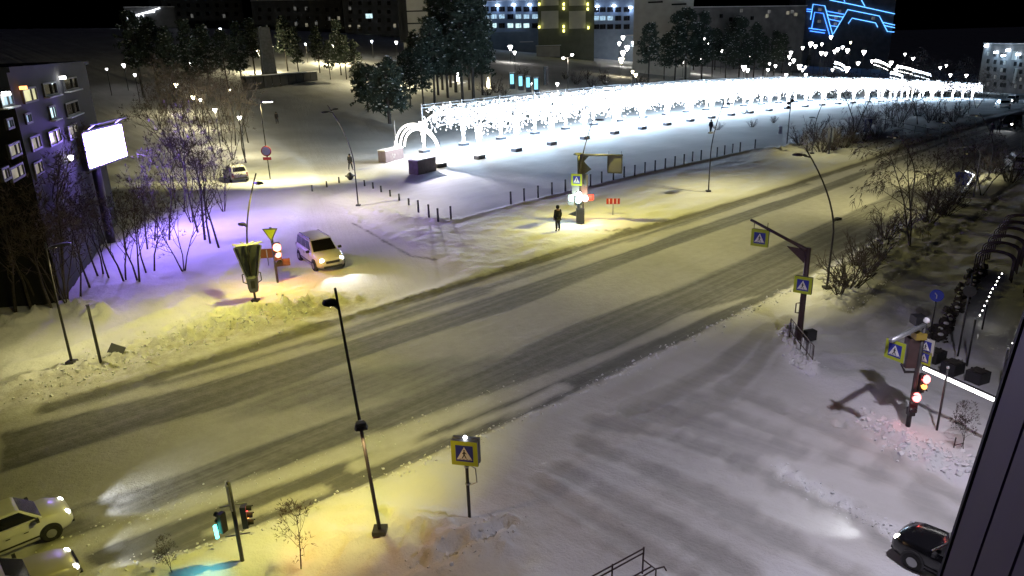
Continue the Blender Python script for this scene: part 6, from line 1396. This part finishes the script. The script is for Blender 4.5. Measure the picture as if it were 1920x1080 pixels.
for i, (px, py) in enumerate(back):
    plant('thin%d' % (i % 4) if i % 4 else 'multi%d' % (i % 3), px, py, rb.uniform(6.5, 8.5) if i % 4 else rb.uniform(5, 7), 'bare tree in the %s part of the lit grove beside the upper side street' % ('left' if px < 350 else 'middle' if px < 420 else 'right'), group='%s trees of the lit grove' % ('left' if px < 350 else 'middle' if px < 420 else 'right'), base_h=6.5 if i % 4 else 5.0)
# dark trees behind the screen
for i, (px, py) in enumerate(((330, 300), (340, 318))):
    plant('multi%d' % (i % 3), px, py, rb.uniform(6, 8), 'dim bare tree just right of the glowing screen', group='dim trees beside the screen', base_h=5.0)
# pines
def pine(seed, H=16.0, bare=0.35, wd=0.20, n=150):
    r = random.Random(seed); tr = MB(); fo = MB(); sn = MB()
    tr.tube([(0, 0, -0.3), (r.gauss(0, 0.1), r.gauss(0, 0.1), H*0.5), (r.gauss(0, 0.15), r.gauss(0, 0.15), H*0.97)], [0.24, 0.17, 0.05], 8)
    for i in range(n):
        f = bare+(1-bare)*(i+r.random())/n; a = r.uniform(0, 6.283); env = H*wd*(0.45+0.9*math.sin(min(1, (1-f)/(1-bare)*1.15)*math.pi*0.62))*r.uniform(0.55, 1.15)
        d = Vector((math.cos(a), math.sin(a), r.uniform(-0.25, 0.35))); p = Vector((0, 0, H*f)); e = p+d*env
        if i % 2 == 0: tr.tube([p, p+d*env*0.6, e], [0.05, 0.03, 0.012], 4, False)
        for c in range(6):
            g = 0.35+0.65*(c+r.random())/6; ctr = p.lerp(e, g)+rvec(r, 0.22); sz = r.uniform(0.35, 0.65)
            for _ in range(5):
                x = rvec(r).normalized()*sz; y = rvec(r).normalized()*sz*0.5; fo.add([ctr-x, ctr+y*0.6, ctr+x, ctr-y*0.6], [(0, 1, 2, 3)])
            if r.random() < 0.13: sn.ball(ctr+Vector((0, 0, sz*0.5)), sz*0.4, 6, 4, 0.4)
    return tr.mesh('trunk', M['bark']), fo.mesh('crown', M['needle']), sn.mesh('snow_load', M['snowcap'])
PV = [pine(1, 16, 0.30, 0.15, 120), pine(2, 15, 0.40, 0.17, 100), pine(3, 17, 0.22, 0.13, 130), pine(4, 8, 0.22, 0.30, 110)]
def pine_at(k, px, py, H, label, group):
    q = PG(px, py); t = thing('pine_tree', label, 'pine tree', q, rb.uniform(0, 6.28), group); s = H/(16, 15, 17, 8)[k]; t.scale = (s, s, s)
    for n, m in zip(('trunk', 'crown', 'snow_load'), PV[k]):
        o = link(n, m, t)
        if n != 'trunk': o['kind'] = 'stuff'
pine_at(3, 731, 234, 9.0, 'low snow dusted pine standing alone left of the tall pine clump', None)
pine_at(3, 690, 205, 7.0, 'small snowy pine at the left end of the pine clump', None)
for i, (px, py, H) in enumerate(((795, 205, 12), (815, 198, 14), (770, 200, 10), (868, 193, 20), (888, 192, 19), (840, 185, 21), (855, 175, 22), (830, 170, 20), (905, 180, 17), (780, 178, 11), (760, 190, 9), (822, 180, 18), (880, 170, 21), (845, 165, 22))):
    pine_at(i % 3, px, py, H*rb.uniform(0.85, 1.08), 'tall dark pine of the clump before the beige wall' if px < 850 else 'tall dark pine at the right side of the clump, bare trunk in lamp light', 'tall pines left of the tower')
for i, (px, py, H) in enumerate(((1215, 160, 14), (1245, 150, 17), (1265, 152, 18), (1285, 150, 19), (1293, 147, 19), (1315, 150, 19), (1335, 145, 18), (1360, 148, 17), (1385, 149, 18), (1398, 150, 18), (1412, 149, 17), (1430, 145, 17), (1450, 142, 15), (1465, 138, 16), (1490, 135, 15), (1340, 132, 20), (1300, 132, 21), (1270, 130, 21), (1375, 130, 20), (1420, 130, 19), (1240, 132, 18), (1460, 128, 17), (1515, 130, 11), (1225, 140, 17))):
    pine_at((i*2+1) % 3, px, py, H*rb.uniform(0.62, 1.12), ('dark pine %s the grove behind the light tunnel' % ('at the left end of' if px < 1280 else 'in the middle of' if px < 1390 else 'at the right end of')) if i < 15 else 'dark pine in the rear of the grove behind the light tunnel', 'front pines behind the tunnel' if i < 15 else 'rear pines behind the tunnel')
# dark town trees in front of the back left houses
for i, (px, py, H) in enumerate(((330, 190, 12), (300, 180, 13), (365, 182, 13), (395, 178, 12), (430, 176, 11), (455, 160, 12), (620, 150, 8), (650, 150, 9), (560, 138, 10), (600, 138, 10), (270, 185, 14), (670, 160, 9), (540, 135, 12), (480, 150, 12), (640, 142, 12))):
    pine_at(i % 3, px, py, H, ('dim pine in the dark left of the white lit porch' if px < 310 else 'dim pine in the dark between the lit porch and the stone pillar') if px < 500 else 'dim pine in the dark right of the stone pillar', ('dim pines left of the porch' if px < 310 else 'dim pines right of the porch') if px < 500 else 'dim pines by the pillar')
# low bushes in the park
for i, (px, py) in enumerate(((930, 175), (915, 180), (945, 182), (1080, 160), (1110, 165), (1135, 160), (1205, 165), (1225, 170), (1100, 150), (1060, 150), (1195, 160), (980, 150), (1130, 150))):
    plant('bush%d' % (i % 3), px, py, rb.uniform(2.0, 3.2), 'frosty low bush in the lamp lit park before the tower', 'bush', 'park bushes', 1.9, 'bare_bush')
# right-hand verge: big bush, birches and shrub line
plant('bush1', 1592, 545, 1.9, 'big bare bush at the head of the right verge, nearest the curved lamp', 'bush', None, 1.9, 'bare_bush', sx=1.2)
for i, (px, py, H) in enumerate(((1572, 562, 1.3), (1622, 520, 1.7), (1648, 492, 1.5), (1606, 505, 1.6))): plant('bush%d' % (i % 3), px, py, H, 'bare bush in the clump behind the curved lamp on the right verge', 'bush', 'bushes of the right verge clump', 1.9, 'bare_bush')
for i, (px, py, H) in enumerate(((1705, 470, 6.6), (1735, 420, 5.5), (1790, 375, 5.0), (1840, 372, 5))):
    plant('birch%d' % (i % 2), px, py, H, 'tall drooping birch by the trodden path on the right verge' if i == 0 else 'drooping bare birch among the shrubs of the right verge', group=None if i == 0 else 'birches of the right verge', base_h=8.0, name='birch_tree')
for i, (px, py) in enumerate(((1700, 435), (1740, 425), (1755, 405), (1785, 390), (1800, 372), (1660, 455), (1825, 352), (1770, 410), (1860, 330), (1850, 320), (1880, 310), (1895, 345), (1910, 320))):
    plant('shrub%d' % (i % 2) if i % 3 == 0 else 'bush%d' % (i % 3), px, py, rb.uniform(1.3, 2.1), 'frosted bare shrub in the hedge line of the right verge', 'bush', 'shrubs of the right verge', 1.8, 'bare_bush')
# shrubs on the far roadside at the plaza end
for i, (px, py) in enumerate(((1500, 280), (1515, 284), (1540, 288), (1560, 285), (1580, 280), (1600, 272), (1620, 268), (1640, 260), (1570, 262), (1595, 256), (1655, 250), (1680, 240), (1530, 270), (1610, 250), (1670, 225), (1700, 215), (1720, 220), (1745, 228), (1760, 232), (1785, 230), (1800, 222), (1640, 235), (1625, 240), (1690, 230))):
    plant('shrub%d' % (i % 2) if i % 2 else 'bush%d' % (i % 3), px, py, rb.uniform(1.6, 2.8), 'frosted shrub on the far roadside beyond the plaza', 'bush', 'shrubs of the far roadside', 1.8, 'bare_bush')
for i, (px, py) in enumerate(((1660, 245), (1690, 240), (1720, 235), (1740, 232), (1762, 228), (1790, 225), (1815, 215), (1600, 262), (1630, 252), (1710, 210), (1770, 205), (1830, 205))):
    plant('birch%d' % (i % 2) if i % 2 else 'thin%d' % (i % 4), px, py, rb.uniform(4.5, 7.5), 'thin bare tree on the far roadside before the end of the tunnel', group='bare trees of the far roadside', base_h=7.2)
for i, (px, py) in enumerate(((1395, 215), (1410, 240), (1345, 245), (1450, 232))): plant('shrub%d' % (i % 2), px, py, 1.2, 'small frosted shrub in the snow by the tunnel', 'bush', 'small shrubs by the tunnel', 1.8, 'bare_bush')
# foreground saplings
q = PG(566, 1079); plant('sap', 0, 0, hgt(q, 541, 958), 'slender bare sapling in the warm lit snow at the bottom', base_h=2.55, q=q, name='bare_sapling', rz=0.4)
q = PG(322, 1079); plant('sap2', 0, 0, max(0.9, hgt(q, 306, 1022)), 'thin dark twigs at the bottom left by the stub post', base_h=2.0, q=q, name='bare_sapling', rz=2.0)
q = PG(1802, 848); plant('sap2', 0, 0, hgt(q, 1820, 770), 'small bare sapling tied to a stake in the right foreground snow', base_h=1.9, q=q, name='bare_sapling', rz=1.0)
q2 = PG(1786, 850); t = thing('tree_stake', 'short stake leaning beside the right foreground sapling', 'stake', q2); MB().tube([(0, 0, -0.05), (0.05, 0.05, hgt(q2, 1792, 822))], 0.022, 6).build('stake', M['pole2'], t)
MB().tube([(0, 0, 0.08), (q.x-q2.x, q.y-q2.y, 0.12)], 0.015, 5).build('tie', M['pole2'], t)
